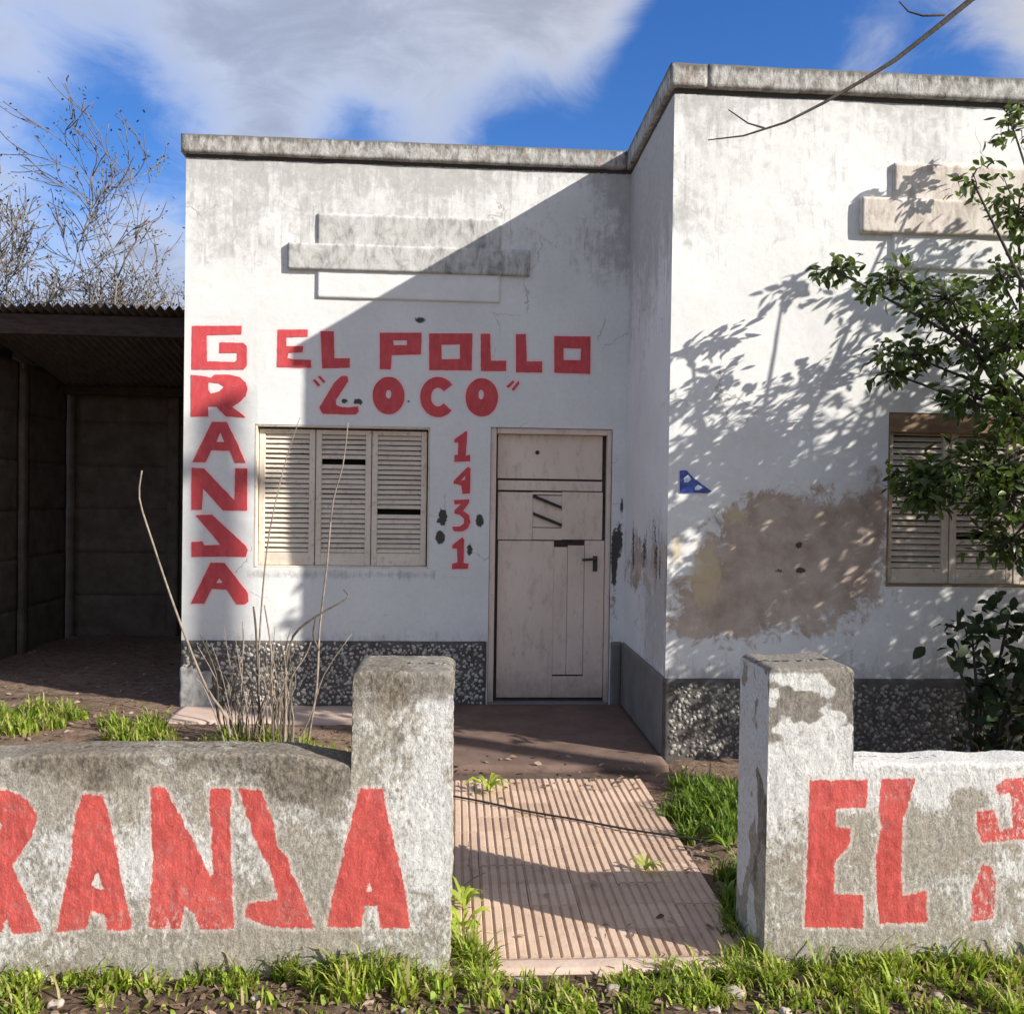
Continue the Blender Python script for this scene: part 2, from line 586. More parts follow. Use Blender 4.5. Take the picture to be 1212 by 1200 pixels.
M['stone'] = simple('pale_field_stone', (.30, .25, .21), (.48, .42, .36), 25, .9, .6, 60)
M['wire_shadow'] = simple('wire_shadow_black', (.02, .018, .016), (.035, .03, .028), 20, .6, .1)
M['porch'] = simple('worn_red_cement', (.125, .08, .062), (.19, .128, .1), 4, .85, .4, 60, c3=(.11, .075, .06))
m_, t = new_mat('ribbed_tan_cement_tile')
p = gpos(t)
c = t.mix(t.ramp(t.noise(5, p, 6, .65), [(.32, 0), (.68, 1)]), (.50, .355, .25), (.62, .455, .34))
c = t.mix(t.math('MULTIPLY', t.ramp(t.noise(9, p, 7, .7), [(.52, 0), (.70, 1)]), .75), c, (.27, .19, .135))
c = t.mix(.45, c, t.mix(t.n('ShaderNodeObjectInfo', out=5), (.36, .25, .18), (.66, .50, .385)))
c = t.mix(t.math('MULTIPLY', t.ramp(t.noise(60, p, 4, .7), [(.58, 0), (.7, 1)]), .4), c, (.2, .14, .1))
finish(t, c, .9, t.noise(70, p, 7, .7), .4, .006, .15)
M['tile'] = m_
M['joint'] = simple('earth_filled_joint', (.075, .05, .038), (.12, .085, .065), 16, .95, .5)
M['lip'] = simple('pink_cement_edging', (.47, .35, .28), (.56, .43, .35), 7, .9, .4, 60)


def leaf_mat(name, c1, c2, trans=.35, rough=.45, spec=.4, c3=None):
    m, t = new_mat(name)
    p = gpos(t)
    rnd = t.n('ShaderNodeNewGeometry', out=8)
    f = t.math('ADD', t.math('MULTIPLY', rnd, .6), t.math('MULTIPLY', t.noise(5, p, 3), .5))
    col = t.mix(t.ramp(f, [(.3, 0), (.75, 1)]), c1, c2)
    if c3:
        col = t.mix(t.smooth(rnd, .74, .80), col, c3)
    b = t.n('ShaderNodeBsdfPrincipled', {'Base Color': col, 'Roughness': rough, 'Specular IOR Level': spec})
    tr = t.n('ShaderNodeBsdfTranslucent', {'Color': t.mix(.5, col, t.mix(1.0, col, (1.0, 1.0, .35), 'MULTIPLY'))})
    mx = t.n('ShaderNodeMixShader', {0: trans, 1: b, 2: tr})
    t.n('ShaderNodeOutputMaterial', {0: mx})
    return m


M['leaf'] = leaf_mat('citrus_leaf', (.04, .07, .017), (.12, .17, .035), .3, .4, .45)
M['leaf_dark'] = leaf_mat('dark_broad_leaf', (.018, .03, .013), (.04, .058, .022), .2, .6, .22, c3=(.11, .02, .018))
M['leaf_olive'] = leaf_mat('olive_leaf', (.075, .085, .035), (.13, .14, .06), .25, .6, .2)
M['bud'] = leaf_mat('dry_purple_bud', (.055, .045, .05), (.11, .09, .085), .2, .8, .1)
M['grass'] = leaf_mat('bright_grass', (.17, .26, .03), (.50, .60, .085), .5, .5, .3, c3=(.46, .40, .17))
M['grass_shade'] = leaf_mat('shaded_grass', (.08, .15, .018), (.22, .31, .04), .4, .5, .3)  # darker copy of the grass, shade put into its colour
M['litter'] = leaf_mat('dry_leaf_litter', (.12, .075, .048), (.36, .27, .19), .2, .85, .1)

for nm, k in (('chip', 1.0), ('chip_shaded', .62)):  # second copy darkened to carry the shade on the block dado
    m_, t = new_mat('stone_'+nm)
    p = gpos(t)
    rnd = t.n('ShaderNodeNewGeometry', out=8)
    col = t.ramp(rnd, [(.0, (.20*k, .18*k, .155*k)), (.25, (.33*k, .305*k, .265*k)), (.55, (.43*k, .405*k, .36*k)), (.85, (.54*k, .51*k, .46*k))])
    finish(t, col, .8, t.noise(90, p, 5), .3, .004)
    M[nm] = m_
gm_, t = new_mat('soil')
p = gpos(t)
c = t.mix(t.ramp(t.noise(1.7, p, 5, .6), [(.35, 0), (.68, 1)]), (.205, .135, .095), (.285, .20, .15))
c = t.mix(t.ramp(t.noise(13, p, 6, .7), [(.42, 0), (.66, 1)]), c, (.13, .09, .062))
c = t.mix(t.ramp(t.noise(60, p, 4, .7), [(.6, 0), (.72, 1)]), c, (.40, .32, .24))
sp_n = t.t.nodes.new('ShaderNodeSeparateXYZ')
t.t.links.new(p, sp_n.inputs[0])
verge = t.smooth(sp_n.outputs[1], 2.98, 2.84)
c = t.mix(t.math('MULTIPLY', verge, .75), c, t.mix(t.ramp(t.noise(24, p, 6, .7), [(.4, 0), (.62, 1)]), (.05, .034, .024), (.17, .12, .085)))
finish(t, c, .96, t.math('ADD', t.noise(45, p, 8, .72), t.math('MULTIPLY', t.noise(12, p, 5), 1.5)), .9, .02, .1)
M['soil'] = gm_

# ------------------------------------------------------------------ main planes of the place
YF, YB = 6.5, 5.18            # recessed front, projecting block
XL, XI, XR = -1.99, 1.2655, 5.4
ZT = 4.01                     # underside of the coping
ZD = .48                      # top of the dado


def rect_on(px0, py0, px1, py1, y):
    a, b = at(px0, py0, y), at(px1, py1, y)
    return a[0], b[2], b[0], a[2]      # x0, z0, x1, z1


# ------------------------------------------------------------------ ground
def ground_z(x, y):
    z = (fbm(x*1.3, y*1.3, 0, 3, 3)-.5)*.03+(fbm(x*7, y*7, 0, 4, 5)-.5)*.022-.012
    z = z-sstep(y, 2.9, 2.3)*.035
    z = z+np.exp(-((np.asarray(x)+2.9)/.8)**2-((np.asarray(y)-6.3)/.5)**2)*.03
    inside = ((np.asarray(x) > -.12) & (np.asarray(x) < 1.2) & (np.asarray(y) > 2.8) & (np.asarray(y) < 5.1)) | ((np.asarray(y) > 4.95) & (np.asarray(x) > -2.05) & (np.asarray(y) < 6.7) & (np.asarray(x) < 1.3)&(np.asarray(x)>-.15))
    return np.where(inside, np.minimum(z, -.035), z)


gx = np.concatenate([[-250, -120, -60, -30, -15, -9, -6.5, -5.2], np.arange(-4.6, 4.4, .035), [5, 6.2, 8, 12, 18, 30, 60, 120, 250]])
gy = np.concatenate([[-250, -100, -40, -15, -5, -1, .6, 1.4], np.arange(1.9, 7.2, .035), np.arange(7.2, 10, .1), [10.5, 12, 15, 20, 30, 60, 120, 250]])
GX, GY = np.meshgrid(gx, gy, indexing='ij')
idx = np.arange(GX.size).reshape(GX.shape)
q = np.stack([idx[:-1, :-1], idx[1:, :-1], idx[1:, 1:], idx[:-1, 1:]], -1).reshape(-1, 4)
gmesh = mesh_np('ground', np.stack([GX, GY, ground_z(GX, GY)], -1).reshape(-1, 3), q, smooth=True)
tag(link('ground', gmesh, M['soil']), kind='structure')

# ------------------------------------------------------------------ the house
house = thing('house', (1.7, 8, 0), 'white painted single storey house with red shop lettering and peeling plaster', 'house')


# --- lettering traced on the front (loops in zoomed pixels: scale, origin x, origin y)
def Z(sc, ox, oy):
    return lambda pts: [(ox+u/sc, oy+v/sc) for u, v in pts]


def ell(cx, cy, rx, ry, n=28):
    return [(cx+rx*math.cos(2*math.pi*i/n), cy+ry*math.sin(2*math.pi*i/n)) for i in range(n)]


def arc_band(cx, cy, rx, ry, w, a0, a1, n=20):
    o, i_ = [], []
    for k in range(n+1):
        a = math.radians(a0+(a1-a0)*k/n)
        o.append((cx+(rx+w)*math.cos(a), cy+(ry+w)*math.sin(a)))
        i_.append((cx+(rx-w)*math.cos(a), cy+(ry-w)*math.sin(a)))
    return o+i_[::-1]


z1, z2, z3, z4, z5 = Z(6.667, 200, 370), Z(6.315, 200, 540), Z(6.06, 320, 380), Z(6.06, 510, 380), Z(6.32, 500, 500)
front_letters = [
    [z1([(185, 105), (575, 105), (572, 172), (300, 178), (300, 385), (520, 390), (540, 370), (540, 318), (400, 318), (402, 235), (590, 240), (615, 265), (615, 420), (590, 450), (180, 450)])],
    [z1([(175, 490), (300, 505), (330, 515), (360, 490), (480, 490), (560, 510), (605, 550), (622, 600), (605, 660), (560, 705), (500, 745), (600, 820), (600, 828), (450, 820), (400, 770), (375, 742), (310, 742), (310, 820), (175, 820)]),
     z1([(312, 555), (330, 550), (400, 560), (437, 585), (400, 620), (330, 640), (312, 610)])],
    [z1([(340, 862), (455, 862), (530, 1010), (605, 1185), (520, 1185), (480, 1090), (335, 1085), (290, 1180), (185, 1180)]), z1([(405, 945), (437, 1020), (375, 1020)])],
    [z2([(170, 85), (260, 90), (490, 330), (495, 90), (585, 90), (585, 405), (405, 405), (255, 240), (245, 400), (170, 400)])],
    [z2([(200, 440), (320, 435), (575, 670), (590, 700), (575, 750), (170, 750), (170, 640), (250, 635), (265, 665), (385, 660)])],
    [z2([(310, 795), (415, 795), (590, 1020), (595, 1085), (570, 1105), (505, 1105), (430, 995), (320, 990), (265, 1100), (165, 1100)]), z2([(378, 910), (402, 945), (352, 945)])],
    [z3([(55, 62), (268, 62), (268, 112), (115, 118), (115, 180), (235, 180), (230, 225), (130, 228), (125, 265), (165, 275), (292, 280), (292, 335), (50, 330)])],
    [z3([(360, 72), (455, 75), (460, 268), (570, 268), (570, 335), (372, 340)])],
    [z3([(785, 85), (1085, 85), (1080, 240), (870, 245), (865, 348), (785, 345)]), z3([(880, 138), (980, 138), (980, 174), (885, 174)])],
    [z4([(-12, 90), (298, 90), (292, 355), (-12, 352)]), z4([(75, 170), (208, 168), (208, 272), (78, 275)])],
    [z4([(358, 92), (425, 92), (430, 285), (540, 285), (540, 360), (358, 358)])],
    [z4([(610, 95), (680, 95), (688, 290), (798, 290), (798, 370), (610, 368)])],
    [z4([(885, 110), (1145, 112), (1142, 380), (885, 372)]), z4([(950, 195), (1078, 198), (1072, 282), (952, 280)])],
    [z3([(305, 425), (322, 418), (358, 460), (340, 470)])],
    [z3([(342, 400), (360, 395), (395, 437), (378, 445)])],
    [z3([(510, 395), (540, 392), (555, 402), (560, 430), (470, 565), (470, 600), (500, 615), (560, 620), (630, 612), (634, 650), (610, 672), (375, 665), (352, 620), (400, 540), (460, 440)])],
    [z3(ell(848, 535, 115, 135)), z3(ell(848, 525, 20, 32, 14))],
    [arc_band(518.5, 470, 14.8, 17.5, 6.4, -38, -318)],
    [z4(ell(365, 548, 117, 138)), z4(ell(360, 528, 20, 35, 14))],
    [z4([(540, 470), (590, 425), (598, 440), (560, 480)])],
    [z4([(578, 490), (628, 428), (635, 448), (592, 503)])],
    [z5([(330, 62), (335, 80), (325, 250), (355, 240), (358, 290), (240, 295), (240, 245), (265, 240), (268, 150), (238, 150), (240, 125)])],
    [z5([(340, 330), (360, 345), (355, 530), (300, 535), (290, 470), (232, 455), (235, 435)]), z5([(322, 395), (318, 430), (288, 435)])],
    [z5([(235, 580), (350, 575), (348, 600), (305, 660), (350, 695), (358, 745), (340, 790), (300, 815), (235, 812), (222, 780), (280, 778), (310, 755), (312, 720), (280, 690), (238, 680), (240, 655), (290, 610), (240, 612)])],
    [z5([(300, 858), (312, 880), (308, 1050), (345, 1055), (340, 1095), (220, 1095), (222, 1055), (262, 1045), (258, 945), (222, 940), (225, 915)])],
]


def to_plane(loops, y):
    return [[(float(at(u, v, y)[0]), float(at(u, v, y)[2])) for u, v in lp] for lp in loops]


def hand(loops, step=.014, amp=.0013, seed=0):
    """break straight edges up and let the brush wander a little"""
    out = []
    for lp in loops:
        o_2 = []
        for i in range(len(lp)):
            (ax, az), (bx, bz) = lp[i], lp[(i+1) % len(lp)]
            k = max(1, int(math.hypot(bx-ax, bz-az)/step))
            for j in range(k):
                u, v = ax+(bx-ax)*j/k, az+(bz-az)*j/k
                o_2.append((u+(float(vnoise(u*60, v*60, 0, 5))-.5)*2*amp, v+(float(vnoise(u*60, v*60, 9, 6))-.5)*2*amp))
        out.append(o_2)
    return out


FL = [hand(to_plane(l, YF)) for l in front_letters]


def wall_grid(axis_vals, z_vals, hole):
    A, B = np.meshgrid(axis_vals, z_vals, indexing='ij')
    idx = np.arange(A.size).reshape(A.shape)
    q = np.stack([idx[:-1, :-1], idx[1:, :-1], idx[1:, 1:], idx[:-1, 1:]], -1)
    cx = (A[:-1, :-1]+A[1:, 1:])/2
    cz = (B[:-1, :-1]+B[1:, 1:])/2
    keep = np.ones(cx.shape, bool)
    for x0, z0, x1, z1_ in hole:
        keep &= ~((cx > x0) & (cx < x1) & (cz > z0) & (cz < z1_))
    return A.ravel(), B.ravel(), q[keep].reshape(-1, 4)


def breaks(pts, step):
    pts = sorted(set(round(float(p_), 5) for p_ in pts))
    out = []
    for a, b in zip(pts[:-1], pts[1:]):
        out.append(np.linspace(a, b, max(1, int(math.ceil((b-a)/step)))+1)[:-1])
    return np.concatenate(out+[[pts[-1]]])


WIN = rect_on(302, 502, 507, 673, YF)
DOOR = rect_on(581, 505.5, 720, 832, YF)
DOOR = (DOOR[0], 0.02, DOOR[2], DOOR[3])
w2a, w2b = at(1052, 488, YB), at(1050, 694, YB)
WIN2 = (w2a[0], w2b[2], w2a[0]+WIN[2]-WIN[0], w2a[2])


def blob(X, Zc, lst, y):
    r = np.zeros_like(X)
    for px, py, rx, ry, w in lst:
        c_ = at(px, py, y)
        k = y/FPX
        r = np.maximum(r, w*np.clip(1.25-np.sqrt(((X-c_[0])/(rx*k))**2+((Zc-c_[2])/(ry*k))**2)*.85, 0, 1))
    return r


# front wall
X, Zc, q = wall_grid(breaks([XL, WIN[0], WIN[2], DOOR[0], DOOR[2], XI], .012), breaks([-.08, DOOR[1], WIN[1], WIN[3], DOOR[3], ZT], .012), [WIN, DOOR])
sdf = np.full(X.shape, 1.0)
for lp in FL:
    xs = [a for l in lp for a, b in l]
    zs = [b for l in lp for a, b in l]
    near = (X > min(xs)-.06) & (X < max(xs)+.06) & (Zc > min(zs)-.06) & (Zc < max(zs)+.06)
    sdf[near] = np.minimum(sdf[near], sdf_poly(X[near], Zc[near], lp))
grime = .17+.40*sstep(Zc, 2.75, 3.5)*(.5+1.1*(fbm(X*2.2, Zc*1.8, 0, 4, 21)-.3))+.16*sstep(Zc, 3.7, 4.0)
grime += .30*np.exp(-((Zc-ZD)/.12)**2)+.38*np.exp(-((Zc-WIN[1]+.05)/.05)**2)*((X > WIN[0]-.05) & (X < WIN[2]+.05))
grime += .25*sstep(X, XI-.5, XI)*sstep(Zc, 2.6, 3.6)
spots_shade = blob(X, Zc, [(524, 612, 6, 12, 1.0), (521, 636, 6, 9, 1.1), (519, 617, 4, 4, .7), (568, 616, 6, 9, .95), (556, 651, 4, 9, .9), (497, 379, 9, 5, .75),
                     (424, 476, 6, 5, .95), (408, 475, 5, 4, .8), (480, 475, 9, 3, .6), (733, 640, 6, 32, .75), (727, 660, 5, 45, .95), (736, 600, 3, 16, .7)], YF)
peel = blob(X, Zc, [(725, 720, 9, 40, .5), (222, 800, 14, 40, .55)], YF)
spots_shade = np.maximum(spots_shade, .75*sstep(Zc, 3.965, 3.985))  # dark strip stands in for the shadow line under the coping
bulge = (fbm(X*1.1, Zc*1.1, 0, 3, 9)-.5)*.010*sstep(sdf, .02, .15)+(fbm(X*9, Zc*9, 0, 4, 8)-.5)*.003*sstep(sdf, .01, .1)
edge = np.minimum.reduce([np.abs(X-XL), np.abs(X-XI)])
bulge *= sstep(edge, .0, .03)
me = mesh_np('front_wall', np.stack([X, YF-bulge, Zc], -1), q, attrs={'grime': grime, 'peel': peel, 'spot_shade': spots_shade, 'sdf': sdf, 'ochre': X*0}, smooth=True)
front = link('front_wall', me, M['plaster'], house)

for lp in FL:                                     # each letter is a thin coat of paint on the wall
    flat = [pt for l in lp for pt in l]
    tri = tessellate_polygon([[Vector((a, b, 0)) for a, b in l] for l in lp])
    n = len(flat)
    v = [(a, YF-.0035, b) for a, b in flat]+[(a, YF+.002, b) for a, b in flat]
    f = [tuple(t_) for t_ in tri]
    k = 0
    for l in lp:
        for i in range(len(l)):
            j = (i+1) % len(l)
            f.append((k+i, k+j, n+k+j, n+k+i))
        k += len(l)
    me = bpy.data.meshes.new('painted_letter')
    me.from_pydata(v, [], f)
    bm = bmesh.new()
    bm.from_mesh(me)
    bmesh.ops.recalc_face_normals(bm, faces=bm.faces[:])
    bm.to_mesh(me)
    bm.free()
    link('painted_letter', me, M['red'], front)

# block wall
X, Zc, q = wall_grid(breaks([XI, WIN2[0], WIN2[2], XR], .014), breaks([-.08, WIN2[1], WIN2[3], ZT], .014), [WIN2])
grime = .17+.40*sstep(Zc, 2.5, 3.4)*(.4+1.3*(fbm(X*2.2, Zc*1.8, 0, 4, 31)-.3))+.12*sstep(Zc, 3.7, 4.0)+.16*(fbm(X*2, Zc*2, 0, 4, 33)-.4)
grime += .25*np.exp(-((Zc-ZD)/.1)**2)+.35*sstep(Zc, 1.25, .7)*(fbm(X*3, Zc*3, 0, 4, 35))
peel = blob(X, Zc, [(945, 665, 130, 92, 1.0), (860, 715, 90, 55, .85), (820, 740, 50, 30, .7), (1000, 640, 60, 70, .85), (910, 600, 60, 25, .8), (1035, 620, 22, 80, .75), (838, 662, 26, 60, .62), (960, 740, 80, 25, .6)], YB)
ochre = blob(X, Zc, [(835, 680, 30, 60, .75), (870, 610, 25, 25, .6), (800, 650, 14, 40, .6)], YB)
spots_shade = blob(X, Zc, [(946, 645, 5, 5, .9), (948, 675, 9, 6, .75), (922, 676, 8, 5, .6)], YB)
spots_shade = np.maximum(spots_shade, .75*sstep(Zc, 3.965, 3.985))  # same painted shadow strip below the block coping
bulge = (fbm(X*1.1, Zc*1.1, 0, 3, 19)-.5)*.012+(fbm(X*9, Zc*9, 0, 4, 18)-.5)*.0035-.005*sstep(peel+(fbm(X*10, Zc*10, 0, 5, 39)-.5)*1.1, .42, .56)
bulge *= sstep(np.abs(X-XI), 0, .03)
me = mesh_np('block_wall', np.stack([X, YB-bulge, Zc], -1), q, attrs={'grime': grime, 'peel': peel, 'spot_shade': spots_shade, 'sdf': X*0+1, 'ochre': ochre}, smooth=True)
link('block_wall', me, M['plaster'], house)

# return wall between the two
Yv, Zc, q = wall_grid(breaks([YB, YF], .014), breaks([-.08, ZD, ZT], .014), [])
grime = .28+.42*sstep(Zc, 2.2, 3.8)+.3*(fbm(Yv*5, Zc*.8, 0, 4, 41)-.4)+.35*sstep(Zc, 1.7, 1.0)*sstep(Yv, 6.2, 5.5)
peel = .8*sstep(Zc, .75, 1.0)*sstep(Zc, 1.55, 1.15)*(fbm(Yv*9, Zc*1.5, 0, 4, 43)+.15)
spots_shade = .62*sstep(Zc, .95, 1.1)*sstep(Zc, 1.75, 1.3)*sstep(fbm(Yv*11, Zc*2.5, 0, 4, 44), .4, .75)
spots_shade = np.maximum(spots_shade, .75*sstep(Zc, 3.965, 3.985))  # coping shade painted along the top of the return wall
bulge = (fbm(Yv*1.4, Zc*1.4, 0, 3, 49)-.5)*.012*sstep(np.minimum(np.abs(Yv-YB), np.abs(Yv-YF)), 0, .03)
me = mesh_np('return_wall', np.stack([XI-bulge, Yv, Zc], -1), q[:, ::-1], attrs={'grime': grime, 'peel': peel, 'spot_shade': spots_shade, 'sdf': Yv*0+1, 'ochre': Yv*0}, smooth=True)
link('return_wall', me, M['plaster'], house)

# outer side, rear walls and the flat roof behind the parapets
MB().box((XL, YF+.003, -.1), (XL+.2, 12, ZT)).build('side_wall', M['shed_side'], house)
MB().box((XR-.2, YB+.003, -.1), (XR, 12, ZT)).build('side_wall', M['grey_dado'], house)
MB().box((XL+.203, 11.8, -.1), (XR-.203, 12, ZT)).build('rear_wall', M['grey_dado'], house)
MB().box((XL+.203, YF+.2, 3.55), (XR-.203, 11.797, 3.7)).box((XI+.2, YB+.2, 3.55), (XR-.203, YF+.197, 3.7)).build('flat_roof', M['grey_dado'], house)

# copings
o_ = .034
rough_box('coping', (XL-.03, YF-o_, ZT-.002), (XI-o_-.003, YF+.24, ZT+.132), M['coping'], house, .03, .005, .0045, 11, 1)
rough_box('coping', (XI-o_, YB-o_, ZT), (XI+.19, YF+.3, ZT+.138), M['coping'], house, .03, .005, .0045, 11, 2)
rough_box('coping', (XI+.192, YB-o_-.002, ZT-.001), (XR+.03, YB+.24, ZT+.136), M['coping'], house, .03, .005, .0045, 11, 3)

# relief ornaments
rp = rect_on(376, 253, 592, 359, YF)
rbm = at(480, 308, YF)[2]
rough_box('relief_panel', (rp[0], YF-.012, rbm), (rp[2], YF+.02, rp[3]), M['relief'], house, .02, .003, .0015, 12, 4)
rough_box('relief_panel', (rp[0]+.001, YF-.0125, rp[1]), (rp[2]-.001, YF+.02, rbm-.001), M['relief_white'], house, .02, .003, .0015, 12, 4)
rb = rect_on(341, 288, 627, 328, YF)
rough_box('relief_bar', (rb[0], YF-.030, rb[1]), (rb[2], YF+.02, rb[3]), M['relief'], house, .02, .006, .003, 12, 5)
a = at(1057, 194, YB)
b = at(1057, 318, YB)
rbm = at(1057, 256, YB)[2]
rough_box('relief_panel', (a[0], YB-.018, rbm), (a[0]+rp[2]-rp[0], YB+.02, a[2]), M['relief_warm'], house, .02, .003, .0015, 12, 6)
rough_box('relief_panel', (a[0]+.001, YB-.0185, b[2]), (a[0]+rp[2]-rp[0]-.001, YB+.02, rbm-.001), M['relief_white'], house, .02, .003, .0015, 12, 6)
a = at(1017, 235, YB)
b = at(1017, 277, YB)
rough_box('relief_bar', (a[0], YB-.040, b[2]), (a[0]+rb[2]-rb[0], YB+.02, a[2]), M['relief_warm'], house, .02, .006, .003, 12, 7)


# dado with set stone chips
def chip_field(x0, x1, z0, z1_, y, seed, skip=None):
    rg = np.random.default_rng(seed)
    V, T = [], []
    step = .031
    n = 0
    for iz in range(int((z1_-z0)/(step*.86))):
        for ix in range(int((x1-x0)/step)):
            cx = x0+.02+(ix+.5*(iz % 2))*step+rg.normal(0, .008)
            cz = z0+.02+iz*step*.86+rg.normal(0, .008)
            if cx < x0+.02 or cx > x1-.02 or cz < z0+.015 or cz > z1_-.018 or rg.random() < .05 or (skip and skip(cx, cz)):
                continue
            k = int(rg.integers(5, 8))
            r0 = rg.uniform(.011, .021)
            a0 = rg.random()*6.3
            el = rg.uniform(.6, 1.0)
            ro = rg.random()*3.1
            pts = []
            for j in range(k):
                an = a0+2*math.pi*j/k+rg.normal(0, .2)
                rr = r0*rg.uniform(.6, 1.2)
                ex, ez = rr*math.cos(an), rr*el*math.sin(an)
                pts.append((ex*math.cos(ro)-ez*math.sin(ro), ex*math.sin(ro)+ez*math.cos(ro)))
            ht = rg.uniform(.0015, .004)
            V += [(cx+a_, y+.002, cz+b_) for a_, b_ in pts]+[(cx+a_*.9, y-ht, cz+b_*.9) for a_, b_ in pts]+[(cx, y-ht-.001, cz)]
            for j in range(k):
                j2 = (j+1) % k
                T += [(n+j, n+j2, n+k+j2), (n+j, n+k+j2, n+k+j), (n+k+j, n+k+j2, n+2*k)]
            n += 2*k+1
    return mesh_np('stone_chips', V, tris=T)


fd = rough_box('dado', (XL+.001, YF-.014, -.1), (DOOR[0]-.01, YF+.02, ZD), M['mortar'], house, .03, .004, .003, 10, 8)
bare = lambda x, z: x < XL+.05+.35*float(vnoise(z*6, .3, 0, 77)) and z < .30+.1*math.sin(x*17)
cm = chip_field(XL, DOOR[0]-.01, .0, ZD, YF-.014, 5, bare)
c = link('stone_chips', cm, M['chip'], fd)
c['kind'] = 'stuff'
# remains of white render over the left foot of the dado
rough_box('render_patch', (XL-.004, YF-.026, -.05), (XL+.20, YF+.01, .27), M['relief'], house, .02, .012, .008, 14, 9,
          warp=lambda V: V+np.stack([(V[:, 0] > XL+.1)*(fbm(V[:, 2]*9, 3, 0, 3, 6)-.5)*.25, V[:, 0]*0, (V[:, 2] > .15)*(fbm(V[:, 0]*9, 1, 0, 3, 7)-.5)*.16], -1))
bd = rough_box('dado', (XI-.012, YB-.014, -.1), (XR, YB+.02, ZD), M['mortar'], house, .03, .004, .003, 10, 10)
cm = chip_field(XI+.01, 3.4, .0, ZD-.02, YB-.014, 6)
c = link('stone_chips', cm, M['chip_shaded'], bd)
c['kind'] = 'stuff'
rough_box('dado', (XI-.0125, YB+.022, -.1), (XI+.02, YF-.016, ZD+.002), M['grey_dado'], house, .03, .004, .003, 10, 11)
rough_box('dado', (DOOR[2]+.01, YF-.014, -.1), (XI-.0145, YF+.02, ZD+.001), M['grey_dado'], house, .03, .004, .003, 10, 12)


# --- windows with slatted shutters
def window(rc, y, px_leafs, missing, seed, leaf_split):
    x0, z0, x1, z1_ = rc
    rg = random.Random(seed)
    w = MB()
    d0 = .055                       # shutters sit this deep in the opening
    for a_, b_ in (((x0-.001, y+.003, z0), (x0+.016, y+.16, z1_)), ((x1-.012, y+.003, z0), (x1+.001, y+.16, z1_)),
                   ((x0+.016, y+.003, z1_-.014), (x1-.012, y+.16, z1_+.001)), ((x0+.016, y+.002, z0-.004), (x1-.012, y+.16, z0+.012))):
        w.box(a_, b_)
    win = w.build('window', M['beige'] if seed == 1 else M['lintel'], house, .003)
    MB().box((x0+.002, y+.17, z0+.002), (x1-.002, y+.2, z1_-.002)).build('unlit_room_standin', M['dark'], win)  # black panel stands in for the unlit room behind the slats
    ia, ib = x0+.018, x1-.020
    za, zb = z0+.014, z1_-.028
    n = 3
    lw = (ib-ia)/n
    for k in range(n):
        a_ = ia+k*lw+.003
        b_ = ia+(k+1)*lw-.003
        yy = y+d0+rg.uniform(-.004, .004)
        st, tr, br = .042, .034, .092
        lf = MB()
        lf.box((a_, yy, za), (a_+st, yy+.034, zb)).box((b_-st, yy, za), (b_, yy+.034, zb))
        lf.box((a_+st, yy+.001, zb-tr), (b_-st, yy+.033, zb)).box((a_+st, yy+.001, za), (b_-st, yy+.033, za+br))
        lf.build('shutter_leaf', M['beige'], win, .003)
        s0, s1 = za+br, zb-tr
        ns = 24
        pitch = (s1-s0)/ns
        for i in range(ns):
            if (k, i) in missing:
                continue
            zc = s0+(i+.5)*pitch
            sb = MB()
            ang = -math.radians(36+rg.gauss(0, 4))
            sb.box((a_+st-.004, yy+.014, zc-.0165), (b_-st+.004, yy+.021, zc+.0165), rot=Matrix.Rotation(ang, 3, 'X') @ Matrix.Rotation(rg.gauss(0, .006), 3, 'Y'))
            sb.build('slat', M['beige'], win)
    return win


w1 = window(WIN, YF, None, {(2, 8), (1, 18)}, 1, None)
w2 = window(WIN2, YB, None, {(1, 5)}, 2, None)
MB().box((WIN2[0]+.002, YB+.0, WIN2[3]-.12), (WIN2[2]-.002, YB+.05, WIN2[3]-.003)).build('header_board', M['lintel'], w2, .006)


# --- door of old boards
def board(pts, y, thick, mat=None, name='board'):
    a_ = rect_on(*pts, YF)
    g = .0005
    return MB().box((a_[0]+g, y, a_[1]+g), (a_[2]-g, y+thick, a_[3]-g)).build(name, mat or M['beige_door'], door, .0022)


d0 = YF+.07
fr = MB()
fr.box((DOOR[0], YF+.012, DOOR[1]), (DOOR[0]+.045, YF+.15, DOOR[3]))
fr.box((DOOR[2]-.032, YF+.012, DOOR[1]), (DOOR[2], YF+.15, DOOR[3]))
fr.box((DOOR[0]+.05, YF+.013, DOOR[3]-.045), (DOOR[2]-.032, YF+.15, DOOR[3]))
fr.build('door_frame', M['beige_door'], house, .004)
door = MB().box((DOOR[0]+.05, d0+.012, DOOR[1]), (DOOR[2]-.032, d0+.05, DOOR[3]-.045)).build('door', M['gap'], house)
for r_, dy in (((590, 513, 714.5, 567.7), 0), ((590, 568.0, 714.5, 581.6), .001), ((590, 582.0, 631, 639.7), 0), ((666.5, 582.0, 714.5, 639.7), 0),
               ((631.2, 582.2, 666.3, 586), .001), ((631.2, 625, 666.3, 639.7), .001), ((631.2, 586.3, 666.3, 624.7), .009),
               ((590, 640.2, 654.3, 828), 0), ((656.3, 648, 671.0, 800.8), .004), ((673.6, 646, 691.0, 800.8), .003), ((693.8, 640.2, 714.5, 828), 0),
               ((654.6, 802.5, 692.9, 828), .001)):
    board(r_, d0+dy, .018)
